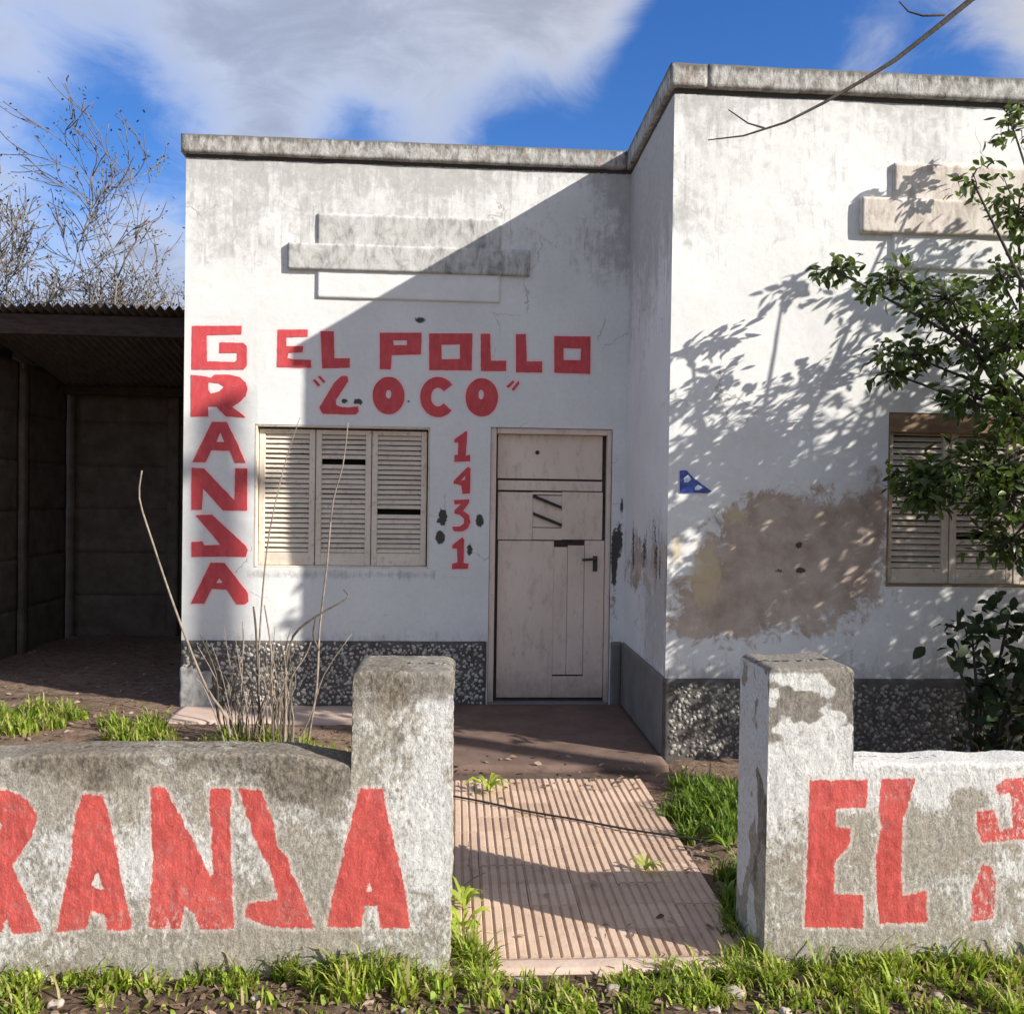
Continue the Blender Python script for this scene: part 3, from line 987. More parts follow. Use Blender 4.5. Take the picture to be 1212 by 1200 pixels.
for (xa, ya, xb, yb) in ((632, 587, 666, 601), (632, 608, 666, 622)):
    p0, p1 = at(xa, ya, YF), at(xb, yb, YF)
    MB().poly([(p0[0], d0-.012, p0[2]+.012), (p1[0], d0-.012, p1[2]+.012), (p1[0], d0-.012, p1[2]-.012), (p0[0], d0-.012, p0[2]-.012)], (0, .022, 0)).build('vent_slat', M['gap'], door)
h0, h1, h2 = at(690, 663, YF), at(706, 662, YF), at(706.5, 677, YF)
MB().tube([(h0[0], d0-.04, h0[2]), (h1[0], d0-.04, h1[2]), (h1[0], d0+.004, h1[2])], .0105, 8).box((h1[0]-.017, d0-.008, h2[2]), (h1[0]+.017, d0+.003, h1[2]+.02)).build('door_handle', M['iron'], door, 0)
kn = at(637, 535, YF)
MB().tube([(kn[0], d0-.005, kn[2]), (kn[0], d0+.01, kn[2])], .016, 10).build('peephole', M['gap'], door)
MB().box((DOOR[0]+.002, YF-.02, -.02), (DOOR[2]-.002, YF+.16, .0195)).build('door_sill', M['grey_dado'], house, .004)

# --- remnant of an enamel street plate on the block corner
pts = [(804.5, 583), (804.5, 557), (812, 556.5), (821, 566), (833, 575), (842, 581.5), (838, 583.5)]
P3 = [tuple(at(u, v, YB)) for u, v in pts]
P3 = [(a_, YB-.007, c_) for a_, b_, c_ in P3]
plate = thing('street_plate', (P3[0][0], YB-.007, P3[0][2]), 'torn corner of a blue enamel street plate on the white wall near the block edge', 'street sign')
mb_, t = new_mat('blue_enamel')
p = gpos(t)
finish(t, t.mix(t.ramp(t.noise(22, p, 4, .6), [(.45, 0), (.6, 1)]), (.015, .035, .22), (.03, .07, .34)), .3, None, spec=.5)
MB().poly(P3, (0, .009, 0)).build('plate', mb_, plate)
mw_, t = new_mat('white_enamel')
finish(t, (.55, .6, .72), .35)
for pg in ([(809, 566), (814, 562), (818, 567), (814, 571), (809, 571)], [(822, 577), (826, 573.5), (831, 577), (827, 580), (822, 580)]):
    MB().poly([(float(at(u, v, YB)[0]), YB-.0085, float(at(u, v, YB)[2])) for u, v in pg], (0, .002, 0)).build('figure_fragment', mw_, plate)

# ------------------------------------------------------------------ porch slab, pavement strip and ribbed path
rough_box('porch', (-.06, 4.98, -.12), (XI-.014, YF-.016, .015), M['porch'], None, .04, .012, .004, 6, 13)
tag(bpy.data.objects['porch'], kind='structure')
rough_box('kerb', (XL+.02, 6.02, -.1), (-.063, YF-.016, .008), M['lip'], None, .04, .012, .006, 6, 14)
tag(bpy.data.objects['kerb'], kind='structure')

path = MB().box((-.075, 2.86, -.1), (1.06, 4.975, -.022)).build('path', M['joint'])
tag(path, kind='structure')
TS = .186
cols, rows = 6, 11
variants = []
for vi in range(5):
    rg = np.random.default_rng(50+vi)
    V, Q = [], []
    nr = 5
    prof = []
    w = (TS-.002)/nr
    for i in range(nr):
        u0 = i*w
        hh = rg.normal(0, .0005)
        prof += [(u0, -.009), (u0+.0055, -.008), (u0+.010, hh), (u0+w-.004, hh+rg.normal(0, .0004)), (u0+w, -.009)] if i < nr-1 else [(u0, -.009), (u0+.0055, -.008), (u0+.010, hh), (u0+w-.003, hh), (u0+w, -.009)]
    prof = [(0, -.03)]+prof+[(TS-.002, -.03)]
    k = len(prof)
    for yy in (0, TS-.0022):
        V += [(a_, yy, b_) for a_, b_ in prof]
    for i in range(k-1):
        Q.append((i, i+1, k+i+1, k+i))
    me = bpy.data.meshes.new('tile')
    me.from_pydata(V, [], Q+[tuple(range(k))[::-1], tuple(range(k, 2*k))])
    me.materials.append(M['tile'])
    variants.append(me)
for ir in range(rows):
    for ic in range(cols):
        yy = 2.945+ir*TS
        if yy+TS > 4.985:
            continue
        o = bpy.data.objects.new('tile', random.choice(variants))
        COL.objects.link(o)
        o.parent = path
        o.location = (-.07+ic*TS+random.gauss(0, .0004), yy, -.004+random.gauss(0, .0013)+(.004 if ir > 6 else 0))
        o.rotation_euler = (random.gauss(0, .004), random.gauss(0, .004), random.gauss(0, .001))
rough_box('path_edging', (-.07, 2.86, -.09), (1.05, 2.942, -.004), M['lip'], path, .025, .012, .006, 9, 15)

# ------------------------------------------------------------------ street walls
YW = 2.87
z6, z7, z8 = Z(4.848, 0, 920), Z(4.66, 240, 920), Z(4.298, 930, 900)
left_letters = [
    [z6([(-160, 80), (40, 78), (110, 100), (165, 150), (212, 225), (180, 330), (110, 430), (60, 510), (235, 880), (80, 890), (40, 800), (0, 880), (-160, 880)]), z6([(-60, 240), (10, 245), (22, 275), (10, 298), (-60, 300)])],
    [z6([(480, 100), (580, 105), (615, 200), (660, 400), (690, 580), (755, 870), (620, 870), (605, 780), (520, 760), (490, 860), (330, 880), (390, 570), (415, 480), (420, 350), (450, 180)]), z6([(560, 525), (608, 655), (512, 625)])],
    [[(178.4, 933.4), (194, 933.4), (208, 959), (233, 1006.6), (249, 1040), (253, 1032), (248.6, 934), (272, 935), (271, 974), (273, 1027), (275.5, 1097), (238, 1098), (231, 1080), (218, 1070), (212, 1098), (177, 1097), (182, 1020)]],
    [z7([(205, 68), (320, 75), (350, 170), (385, 250), (405, 380), (470, 450), (480, 520), (520, 590), (610, 825), (380, 820), (240, 770), (245, 700), (400, 680), (420, 670), (395, 570), (370, 490), (325, 410), (280, 300), (225, 130)])],
    [z7([(870, 65), (985, 65), (1060, 400), (1105, 580), (1140, 825), (985, 825), (965, 700), (885, 700), (870, 820), (690, 820), (730, 620), (790, 380)]), z7([(920, 570), (948, 632), (888, 636)])],
]
right_letters = [
    [z8([(125, 105), (412, 105), (410, 235), (250, 240), (250, 338), (325, 348), (315, 430), (240, 510), (240, 680), (390, 685), (385, 848), (100, 840)])],
    [z8([(490, 100), (655, 97), (625, 200), (590, 300), (580, 430), (585, 690), (710, 665), (712, 820), (480, 820), (465, 700), (460, 500), (490, 330), (475, 250)])],
    [z8([(975, 260), (1060, 255), (1075, 320), (1085, 370), (1160, 330), (1150, 150), (1090, 175), (1070, 130), (1130, 90), (1290, 95), (1330, 180), (1320, 330), (1240, 390), (1080, 405), (1000, 408), (975, 350)])],
    [z8([(1000, 530), (1050, 545), (1062, 640), (1050, 800), (945, 815), (950, 680)])],
]


def street_wall(obj, xs, top, depth, letters, attr_fn, cap_left, cap_right, seed, low):
    """one body swept along X: per column a height and a depth; rough front, side caps, letters painted on"""
    nz, nr, nt = 122, 5, 6
    cols_ = []
    half = nz+nr+nt
    xs = np.array(xs)
    tp = np.array([top(x) for x in xs])
    dp = np.array([depth(x) for x in xs])
    Nx = len(xs)
    zf = np.linspace(-.1, 1, nz)
    P = np.zeros((Nx, 2*half, 3))
    P[:, :, 0] = xs[:, None]
    r = .016
    for i in range(Nx):
        h, d = tp[i], dp[i]
        hl = min(h, low)-.03
        z = np.concatenate([np.linspace(-.1, hl, 84), np.linspace(hl, h-r, nz-83)[1:]])
        a_ = np.linspace(0, math.pi/2, nr+1)[1:]
        fy = np.concatenate([np.zeros(nz), r-r*np.cos(a_), np.linspace(r, d/2, nt+1)[1:]])
        fz = np.concatenate([z, h-r+r*np.sin(a_), np.full(nt, h)])
        P[i, :half, 1], P[i, :half, 2] = fy, fz
        P[i, half:, 1], P[i, half:, 2] = (d-fy)[::-1], fz[::-1]
    X_, Z_ = P[:, :, 0], P[:, :, 2]
    Yd = P[:, :, 1]
    lump = (fbm(X_*2.2, Z_*2.2, Yd*2.2, 3, seed)-.5)*.016+(fbm(X_*42, Z_*30, Yd*42, 3, seed+3)-.5)*.0055+(fbm(X_*120, Z_*90, Yd*120, 2, seed+5)-.5)*.003
    sgn = np.ones(2*half)
    sgn[half:] = -1
    P[:, :, 1] = YW+Yd-lump*sgn[None]*1.0
    topm = np.zeros(2*half)
    topm[nz:2*half-nz] = 1
    P[:, :, 2] += topm[None]*lump*.5
    V = [P.reshape(-1, 3)]
    idx = np.arange(Nx*2*half).reshape(Nx, 2*half)
    Q = [np.stack([idx[:-1, :-1], idx[1:, :-1], idx[1:, 1:], idx[:-1, 1:]], -1).reshape(-1, 4)]
    n0 = Nx*2*half
    for side, do in ((0, cap_left), (-1, cap_right)):
        fr_ = P[side, :half]
        bk = P[side, half:][::-1]
        m = 22 if do else 1
        ks = np.linspace(0, 1, m+1)
        G = fr_[:, None]*(1-ks)[None, :, None]+bk[:, None]*ks[None, :, None]
        if do:
            pr_ = np.sin(np.pi*ks)[None]
            bump = (fbm(G[..., 1]*6, G[..., 2]*6, 1, 4, seed+9)-.5)*.03+(fbm(G[..., 1]*40, G[..., 2]*40, 1, 3, seed+8)-.5)*.012
            G[..., 0] += (-1 if side == 0 else 1)*bump*np.minimum(1, pr_*4)
        ii = n0+np.arange(G.shape[0]*G.shape[1]).reshape(G.shape[:2])
        qq = np.stack([ii[:-1, :-1], ii[1:, :-1], ii[1:, 1:], ii[:-1, 1:]], -1).reshape(-1, 4)
        Q.append(qq if side == 0 else qq[:, ::-1])
        V.append(G.reshape(-1, 3))
        n0 += G.shape[0]*G.shape[1]
    V, Q = np.concatenate(V), np.concatenate(Q)
    isfront = np.zeros(len(V), bool)
    fm = np.zeros((Nx, 2*half), bool)
    fm[:, :nz+2] = True
    isfront[:Nx*2*half] = fm.ravel()
    issde = np.zeros(len(V), bool)
    issde[Nx*2*half:] = True
    sd_ = np.full(len(V), 1.0)
    for lp in letters:
        f_ = np.where(isfront)[0]
        sd_[f_] = np.minimum(sd_[f_], sdf_poly(V[f_, 0], V[f_, 2], lp))
    at_ = attr_fn(V, isfront, issde, top)
    at_['sdf'] = sd_
    me = mesh_np('wall_panel', V, Q, attrs=at_, smooth=True)
    wall = link('wall_panel', me, M['stucco'], obj)
    return wall


LL = [to_plane(l, YW) for l in left_letters]
RL = [to_plane(l, YW) for l in right_letters]
pxl, pxr = at(417, 850, YW)[0], at(534.5, 950, YW)[0]
zc1 = at(470, 795, YW)[2]
ltop_px = [(-300, 897), (0, 897), (60, 893), (140, 891), (220, 891), (300, 892), (345, 894), (380, 900), (416, 907)]
ltx = [at(u, v, YW)[0] for u, v in ltop_px]
ltz = [at(u, v, YW)[2] for u, v in ltop_px]


def top_left(x):
    if x < pxl:
        return float(np.interp(x, ltx, ltz))+.0015*math.sin(x*31)
    e = min(x-pxl, pxr-x)
    return zc1-.012*max(0, 1-e/.03)**2


xsl = np.concatenate([np.arange(-3.9, -1.75, .05), np.arange(-1.75, pxl-.004, .0062), [pxl-.003, pxl+.001], np.arange(pxl+.006, pxr-.002, .0062), [pxr]])


def attr_left(V, fr_, sd, top):
    x, y, z = V[:, 0], V[:, 1], V[:, 2]
    tpz = np.array([top(a_) for a_ in np.unique(np.round(x, 4))])
    tz = np.interp(x, np.unique(np.round(x, 4)), tpz)
    dn = tz-z
    white = .30+.75*(fbm(x*2.2, z*3, 0, 4, 61)-.5)+.28*np.exp(-((x-pxr+.06)/.06)**2)*sstep(z, .45, .6)+.18*sstep(x, pxl-.05, pxl+.1)*sstep(z, .9, .5)
    white += .25*np.exp(-((z-.38)/.13)**2)*(fbm(x*3, z*3, 0, 3, 66))
    dirt = .72*sstep(dn, .15, .0)*(x < pxl)*(.5+.8*fbm(x*2.0, 0, 0, 3, 62))+.75*sstep(dn, .2, .04)*(x > pxl)
    dirt += .45*sstep(z, .13, .02)+.75*np.exp(-((x+.52)/.16)**2-((z-.60)/.10)**2)+.5*np.exp(-((x+1.15)/.2)**2-((z-.56)/.1)**2)+.55*np.exp(-((x+.19)/.05)**2-((z-.76)/.08)**2)
    dirt += .4*np.exp(-((x+.38)/.1)**2-((z-.45)/.15)**2)
    worn = .75*np.exp(-((x+.9)/.22)**2)*sstep(z, .25, .08)+.25
    white = np.where(sd, .35, white)
    return {'white': white, 'dirt': dirt, 'worn': worn}


lw = thing('street_wall', (-1.7, YW, 0), 'rough low street wall on the left with its pillar, red letters ending in A', 'wall')
street_wall(lw, xsl, top_left, lambda x: .16 if x < pxl else .30, LL, attr_left, False, True, 71, min(ltz[1:]))

qxl, qxr = at(907, 1000, YW)[0], at(1011, 850, YW)[0]
zc2 = at(960, 790, YW)[2]
zr = at(1100, 903, YW)[2]


def top_right(x):
    if x > qxr:
        return zr+.004*math.sin(x*23)
    e = min(x-qxl, qxr-x)
    return zc2-.016*max(0, 1-e/.03)**2-.006*math.sin((x-qxl)*14)


xsr = np.concatenate([[qxl], np.arange(qxl+.005, qxr-.004, .0062), [qxr-.002, qxr+.002], np.arange(qxr+.007, 2.3, .0062), np.arange(2.3, 4.4, .05)])


def attr_right(V, fr_, sd, top):
    x, y, z = V[:, 0], V[:, 1], V[:, 2]
    white = .32+.5*(fbm(x*2.2, z*3, 0, 4, 81)-.5)+.8*sstep(z, .46, .62)+.25*sstep(x, 1.35, 1.1)*sstep(z, .2, .5)
    white -= .7*np.exp(-((x-1.76)/.10)**2-((z-.56)/.05)**2)+.5*np.exp(-((x-1.72)/.1)**2-((z-.42)/.07)**2)+.45*np.exp(-((x-1.52)/.05)**2-((z-.5)/.12)**2)
    dirt = .85*sstep(fbm(x*5, z*7, 0, 4, 84), .50, .60)*sstep(z, .70, .78)*(x < qxr)+.25*(x < qxr)*sstep(z, .8, .92)+.35*sstep(z, .08, .0)+.75*sstep(z, zc2-.035, zc2)*(x < qxr)
    white = np.where(sd, 1.15*sstep(fbm(y*9, z*3.2, 0, 4, 85), .44, .56)-.25, white)
    dirt = np.where(sd, .1+.95*sstep(fbm(y*10, z*4, 0, 4, 86), .5, .6)*sstep(z, .1, .35), dirt)
    worn = .15+.5*sstep(x, 1.6, 1.9)
    return {'white': white, 'dirt': dirt, 'worn': worn}


rw = thing('street_wall', (2.6, YW, 0), 'low street wall on the right with peeling white pillar, red letters starting EL', 'wall')
street_wall(rw, xsr, top_right, lambda x: .15 if x > qxr else .30, RL, attr_right, True, False, 91, zr-.005)

# ------------------------------------------------------------------ open shed beside the house
YS0, YS1 = 7.6, 9.7
XS0 = -4.25
zf0, zf1 = at(100, 397, YS0)[2], at(100, 373, YS0)[2]
shed = thing('shed', (-3.1, 8.6, 0), 'dark open lean-to shed with corrugated roof beside the white house', 'shed')
MB().box((XS0-.1, YS0, zf0), (XL-.005, YS0+.04, zf1)).build('fascia_board', M['shed_wood'], shed, .004)
zr0 = zf1+.03
zr1 = zr0-.42
sw = .8
k = 0
x = XS0-.15
while x < XL-.02:
    xe = min(x+sw+.05, XL-.01)
    xv = np.arange(x, xe, .0095)
    yv = np.linspace(YS0-.10+random.uniform(-.03, .03), YS1+.15, 10)
    A, B = np.meshgrid(xv, yv, indexing='ij')
    C = zr0+(zr1-zr0)*(B-YS0)/(YS1-YS0)+.018*np.sin(A*2*math.pi/.076)+.004*(k % 2)+(fbm(A*2, B*2, 0, 2, 5)-.5)*.02
    idx = np.arange(A.size).reshape(A.shape)
    q = np.stack([idx[:-1, :-1], idx[1:, :-1], idx[1:, 1:], idx[:-1, 1:]], -1).reshape(-1, 4)
    link('roof_sheet', mesh_np('roof_sheet', np.stack([A, B, C], -1).reshape(-1, 3), q, smooth=True), M['sheet'], shed)
    x += sw
    k += 1
for yy in (9.5,):
    zz = zr0+(zr1-zr0)*(yy-YS0)/(YS1-YS0)-.025
    MB().box((XS0, yy, zz-.09), (XL-.006, yy+.06, zz)).build('purlin', M['shed_wood'], shed, .004)
MB().box((XS0-.02, YS0+.14, 2.70), (XS0+.02, YS1+.1, zr1+.02)).box((XS0-.02, YS0+.14, zr1+.02), (XS0+.02, YS0+1.0, zr0-.20)).build('gable_board', M['shed_wood'], shed, .004)
MB().box((XS0-.04, YS0+.045, -.1), (XS0+.05, YS0+.135, zf0+.04)).build('post', M['shed_wood'], shed, .004)

fence = thing('concrete_fence', (-3.2, 9.75, 0), 'grimy precast concrete slab fence closing the back of the shed', 'fence')
zfn = 2.62
xs_ = [XS0+.02, -3.72, -2.7, XL-.08]
for i in range(2):
    xa = XS0+.12 if i == 0 else -3.02
    xb = -3.14 if i == 0 else XL-.01
    for j in range(6):
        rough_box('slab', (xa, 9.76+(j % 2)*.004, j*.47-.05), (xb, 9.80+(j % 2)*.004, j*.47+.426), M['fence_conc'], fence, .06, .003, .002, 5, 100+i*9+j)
for xx in (XS0+.06, -3.08):
    rough_box('post', (xx-.06, 9.70, -.1), (xx+.06, 9.85, zfn+.12), M['fence_conc'], fence, .06, .01, .004, 5, 120)
fence2 = thing('concrete_fence', (XS0, 8.6, 0), 'dark precast concrete slab fence along the left side of the shed', 'fence')
for i, (ya, yb) in enumerate(((7.72, 8.60), (8.72, 9.62))):
    for j in range(6):
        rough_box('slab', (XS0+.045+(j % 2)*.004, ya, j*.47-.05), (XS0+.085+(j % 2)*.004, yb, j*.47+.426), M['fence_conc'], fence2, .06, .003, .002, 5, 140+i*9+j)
rough_box('post', (XS0+.01, 8.60, -.1), (XS0+.13, 8.72, zfn+.1), M['fence_conc'], fence2, .06, .01, .004, 5, 160)


# ------------------------------------------------------------------ vegetation helpers
def blades(name, centers, mat, label=None, hmin=.05, hmax=.13, wid=.006, seed=0, parent=None, flat=.5):
    """grass: many bent blades; centers = list of (x, y, radius, count, height factor)"""
    rg = np.random.default_rng(seed)
    VV, TT = [], []
    n0 = 0
    for cx, cy, rad, cnt, hf in centers:
        a_ = rg.random(cnt)*2*np.pi
        rr = rad*np.sqrt(rg.random(cnt))
        bx, by = cx+rr*np.cos(a_), cy+rr*np.sin(a_)*.8
        bz = ground_z(bx, by)-.006
        broad = rg.random(cnt) < .4
        h = rg.uniform(hmin, hmax, cnt)*hf*(1-.45*(rr/rad)**2)*np.where(broad, .62, 1)
        th = rg.random(cnt)*2*np.pi
        lean = rg.uniform(.1, 1.0, cnt)*flat*2*h
        w = wid*rg.uniform(.5, 1.3, cnt)*np.where(broad, 2.3, 1)
        dx, dy = np.cos(th), np.sin(th)
        sx, sy = -dy, dx
        lev = [(0, 1.0, 0, 0), (.45, 1.0, .22, .0), (.8, .7, .6, 0), (1, .0, 1.0, -.12)]
        pts = []
        for zf_, wf, lf_, dz in lev:
            mx, my = bx+dx*lean*lf_, by+dy*lean*lf_
            mz = bz+h*(zf_+dz)
            if wf > 0:
                pts += [np.stack([mx-sx*w*wf/2, my-sy*w*wf/2, mz], -1), np.stack([mx+sx*w*wf/2, my+sy*w*wf/2, mz], -1)]
            else:
                pts.append(np.stack([mx, my, mz], -1))
        Pn = np.stack(pts, 1)
        VV.append(Pn.reshape(-1, 3))
        b_ = n0+np.arange(cnt)[:, None]*7
        for tr in ((0, 1, 3), (0, 3, 2), (2, 3, 5), (2, 5, 4), (4, 5, 6)):
            TT.append(b_+np.array(tr)[None])
        n0 += cnt*7
    me = mesh_np(name, np.concatenate(VV), tris=np.concatenate(TT), smooth=True)
    return link(name, me, mat, parent)


# verge in front of the walls
rg = np.random.default_rng(3)
cs = []


def strip(px0, px1, py0, py1, n, cnt, hf, zz=0.0, rad=(.03, .07)):
    for _ in range(n):
        u, v = rg.uniform(px0, px1), rg.uniform(py0, py1)
        g = atz(u, v, zz)
        cs.append((g[0], g[1], rg.uniform(*rad), cnt, hf*rg.uniform(.7, 1.25)))


strip(-60, 300, 1133, 1170, 36, 38, .72)
strip(-40, 130, 1160, 1200, 9, 45, .8)
strip(300, 420, 1126, 1165, 20, 50, 1.0)
strip(400, 585, 1133, 1180, 30, 52, 1.0)
strip(520, 580, 1120, 1150, 6, 110, 1.2)
strip(590, 760, 1150, 1190, 8, 40, .6)
strip(730, 880, 1140, 1180, 18, 50, .8)
strip(860, 1260, 1116, 1160, 70, 55, .95)
strip(880, 1260, 1155, 1200, 24, 42, .8)
strip(640, 760, 1180, 1205, 6, 60, .7)
for _ in range(60):
    g_ = atz(rg.uniform(-60, 1270), rg.uniform(1135, 1212))
    if not (-.1 < g_[0] < 1.1 and g_[1] > 2.84):
        cs.append((g_[0], g_[1], rg.uniform(.08, .16), 16, rg.uniform(.35, .75)))
g = blades('verge_grass', cs, M['grass'], seed=4, wid=.0075)
tag(g, 'ragged bright green grass on the verge along the foot of the low walls', 'grass', kind='stuff')

cs = []
strip(-20, 88, 845, 868, 22, 80, 1.1, rad=(.06, .12))
strip(135, 205, 862, 888, 14, 90, 1.1, rad=(.06, .12))
strip(205, 300, 860, 890, 8, 40, .6, rad=(.05, .1))
strip(250, 330, 880, 895, 8, 60, 1.2, rad=(.04, .08))
strip(340, 425, 888, 903, 12, 70, .9, rad=(.05, .09))
g = blades('yard_grass', cs, M['grass'], seed=5, hmin=.06, hmax=.16, wid=.009)
tag(g, 'sunlit grass tufts in the yard before the shed and window', 'grass', kind='stuff')
cs = []
strip(795, 880, 925, 1000, 28, 60, 1.1, rad=(.04, .09))
strip(875, 1100, 905, 960, 20, 60, 1.0, rad=(.05, .1))
strip(850, 885, 1010, 1100, 9, 50, .9, rad=(.03, .06))
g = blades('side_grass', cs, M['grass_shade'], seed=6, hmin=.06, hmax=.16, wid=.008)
tag(g, 'green grass growing between the path and the right street wall', 'grass', kind='stuff')


def weed(px, py, h, n, seed, label, mat=None, wid=.016):
    g_ = atz(px, py)
    rg_ = np.random.default_rng(seed)
    w_ = thing('weed', (g_[0], g_[1], 0), label, 'weed')
    for i in range(n):
        th = rg_.random()*6.28
        L = h*rg_.uniform(.7, 1.3)
        d_ = np.array([math.cos(th), math.sin(th)])
        s_ = np.array([-d_[1], d_[0]])
        V, F_ = [], []
        for k_, (lf_, zf_, wf) in enumerate(((0, 0, .25), (.3, .45, .8), (.65, .62, 1.0), (.9, .5, .6), (1.0, .42, .08))):
            c_ = np.array([g_[0], g_[1]])+d_*L*lf_
            for sg in (-1, 1):
                V.append((c_[0]+s_[0]*sg*wid*wf/2, c_[1]+s_[1]*sg*wid*wf/2, .004+L*zf_*rg_.uniform(.85, 1.1)))
        for k_ in range(4):
            F_.append((2*k_, 2*k_+1, 2*k_+3, 2*k_+2))
        link('leaf', mesh_np('leaf', V, F_, smooth=True), mat or M['grass'], w_)


weed(578, 938, .10, 18, 1, 'leafy green weed sprouting at the head of the ribbed path')
weed(549, 1076, .11, 14, 2, 'yellowish weed beside the foot of the left pillar')
weed(764, 1031, .07, 10, 3, 'small weed in a joint of the path at the edge of the shadow')
weed(862, 1010, .10, 12, 4, 'dark green weed against the side of the right pillar', M['grass_shade'])
weed(548, 1100, .09, 12, 5, 'low weed at the near left corner of the path')

# dry leaf litter and stones
stones = [(617, 1153, 20, 'large pale flat stone on the soil just in front of the path end'), (585, 1165, 10, 'small stone right of the grass tuft at the left pillar foot'),
          (725, 1163, 12, 'small stone in front of the right half of the path end'), (668, 1172, 9, 'pebble sized stone on bare soil in front of the path middle'),
          (1064, 1158, 18, 'round pale stone in the grass below the painted letter L'), (868, 1168, 20, 'big pale stone in the grass just left of the right pillar'),
          (845, 1185, 12, 'smaller stone lying in front of the big stone by the right pillar'), (66, 1183, 14, 'pale stone in the grass below the first A of the left wall'),
          (222, 1163, 10, 'small stone in the grass below the letter N'), (302, 1174, 9, 'small stone in the grass below the reversed Z'),
          (1110, 1172, 13, 'stone in the grass between the letters L and P'), (1190, 1180, 14, 'stone in the grass at the right edge below the broken P'),
          (930, 1188, 12, 'stone in the grass under the right pillar front'), (480, 1190, 9, 'small stone at the frame bottom below the last A of the left wall')]
for i, (u, v, s_, lab) in enumerate(stones):
    g_ = atz(u, v)
    r_ = s_/FPX*g_[1]*.62
    gz = float(ground_z(g_[0], g_[1]))
    o = rough_box('stone', (g_[0]-r_, g_[1]-r_*.8, gz-r_*.5), (g_[0]+r_, g_[1]+r_*.8, gz+r_*.65), M['stone'], None, r_*.3, r_*.55, r_*.35, 1.3/r_, 200+i)
    tag(o, lab, 'stone', 'stones along the verge')

# dark tube standing in for a wire's shadow across the path
c0, c1 = atz(541, 945), atz(868, 1003)
pts = []
for k in range(15):
    f_ = k/14
    pp = c0*(1-f_)+c1*f_
    pts.append((pp[0], pp[1]-.03*math.sin(math.pi*f_)+.006*math.sin(f_*17), .008+.012*math.sin(math.pi*f_)**2*0+.002))
pts = [(-.35, c0[1]+.22, float(ground_z(-.35, c0[1]+.22))+.006), (-.12, c0[1]+.08, .006)]+pts+[(c1[0]+.12, c1[1]-.1, .012), (c1[0]+.3, c1[1]-.3, 0)]
cb = MB().tube(pts, .0055, 6).build('wire_shadow', M['wire_shadow'], smooth=True)
tag(cb, 'thin dark tube standing in for a wire shadow across the ribbed path', 'wire_shadow')

# dry shrub in front of the window
YD = 5.45
shrub = thing('dry_shrub', (float(at(310, 880, YD)[0]), YD, 0), 'leafless dry shrub of thin bare stems growing before the shuttered window', 'shrub')
rs = random.Random(5)


def stem(pts, r0, mat, dy=0.0, tip=.35):
    P_ = []
    for i, (u, v) in enumerate(pts):
        P_.append(at(u, v, YD+dy+(i-len(pts))*.012*rs.uniform(-1, 1)))
    # smooth
    out = []
    for i in range(len(P_)-1):
        p0, p1, p2, p3 = P_[max(0, i-1)], P_[i], P_[i+1], P_[min(len(P_)-1, i+2)]
        for s_ in (0, .34, .67):
            out.append(.5*((2*p1)+(-p0+p2)*s_+(2*p0-5*p1+4*p2-p3)*s_**2+(-p0+3*p1-3*p2+p3)*s_**3))
    out.append(P_[-1])
    rad = [r0*(1-(1-tip)*i/(len(out)-1)) for i in range(len(out))]
    MB().tube([tuple(o_2) for o_2 in out], rad, 6).build('stem', mat, shrub, smooth=True)


stem([(274, 893), (268, 850), (245, 815), (222, 760), (200, 700), (180, 640), (165, 590), (168, 557)], .010, M['dry_stem'], 0, .5)
stem([(366, 893), (364.5, 879), (375, 812), (378.5, 742), (387, 669), (394, 595), (406, 550), (412, 500)], .009, M['dry_stem'], .15, .4)
stem([(308, 893), (306, 800), (309, 725), (316, 650), (325, 600), (338, 546), (355, 494)], .007, M['dry_stem'], .1, .35)
stem([(309, 893), (308, 858), (305, 800), (303, 746), (300, 718)], .010, M['dry_dark'], .05, .6)
stem([(333, 893), (331, 882), (322, 830), (321, 770), (313, 716)], .010, M['dry_stem'], -.05, .5)
stem([(336, 893), (338, 850), (338, 790), (340, 758)], .011, M['dry_stem'], .0, .6)
stem([(338, 790), (347, 753), (373, 730), (410, 708), (407, 698)], .009, M['dry_dark'], .0, .5)
stem([(378, 770), (371, 752), (374, 730)], .008, M['dry_dark'], .05, .7)
stem([(335, 893), (340, 830), (346, 800), (361, 777), (368, 760)], .008, M['dry_stem'], .04, .5)
stem([(276, 893), (272, 840), (280, 800), (288, 770), (287, 735)], .008, M['dry_stem'], .08, .5)
for k in range(62):
    bx = rs.choice([275, 290, 308, 322, 333, 340])+rs.uniform(-8, 8)
    tx = bx+rs.gauss(0, 26)
    ty = rs.uniform(735, 830)
    stem([(bx, 894), (bx+(tx-bx)*.25+rs.uniform(-6, 6), 850), (bx+(tx-bx)*.65+rs.uniform(-9, 9), 810+(ty-790)*.3), (tx, ty)], rs.uniform(.003, .0065), rs.choice([M['dry_stem'], M['dry_stem'], M['dry_dark']]), rs.uniform(-.15, .25), .35)

# dry twig lying on the path
tw = atz(560, 1045)
b_ = MB().tube([(tw[0]-.05, tw[1]-.05, .003), (tw[0], tw[1], .02), (tw[0]+.05, tw[1]+.03, .03)], [.004, .0035, .002], 5)
b_.tube([(tw[0], tw[1], .02), (tw[0]-.015, tw[1]+.03, .06), (tw[0]-.02, tw[1]+.03, .09)], [.0035, .0025, .0015], 5)
tag(b_.build('twig', M['dry_stem'], smooth=True), 'small forked dry twig lying on the shaded path', 'twig')


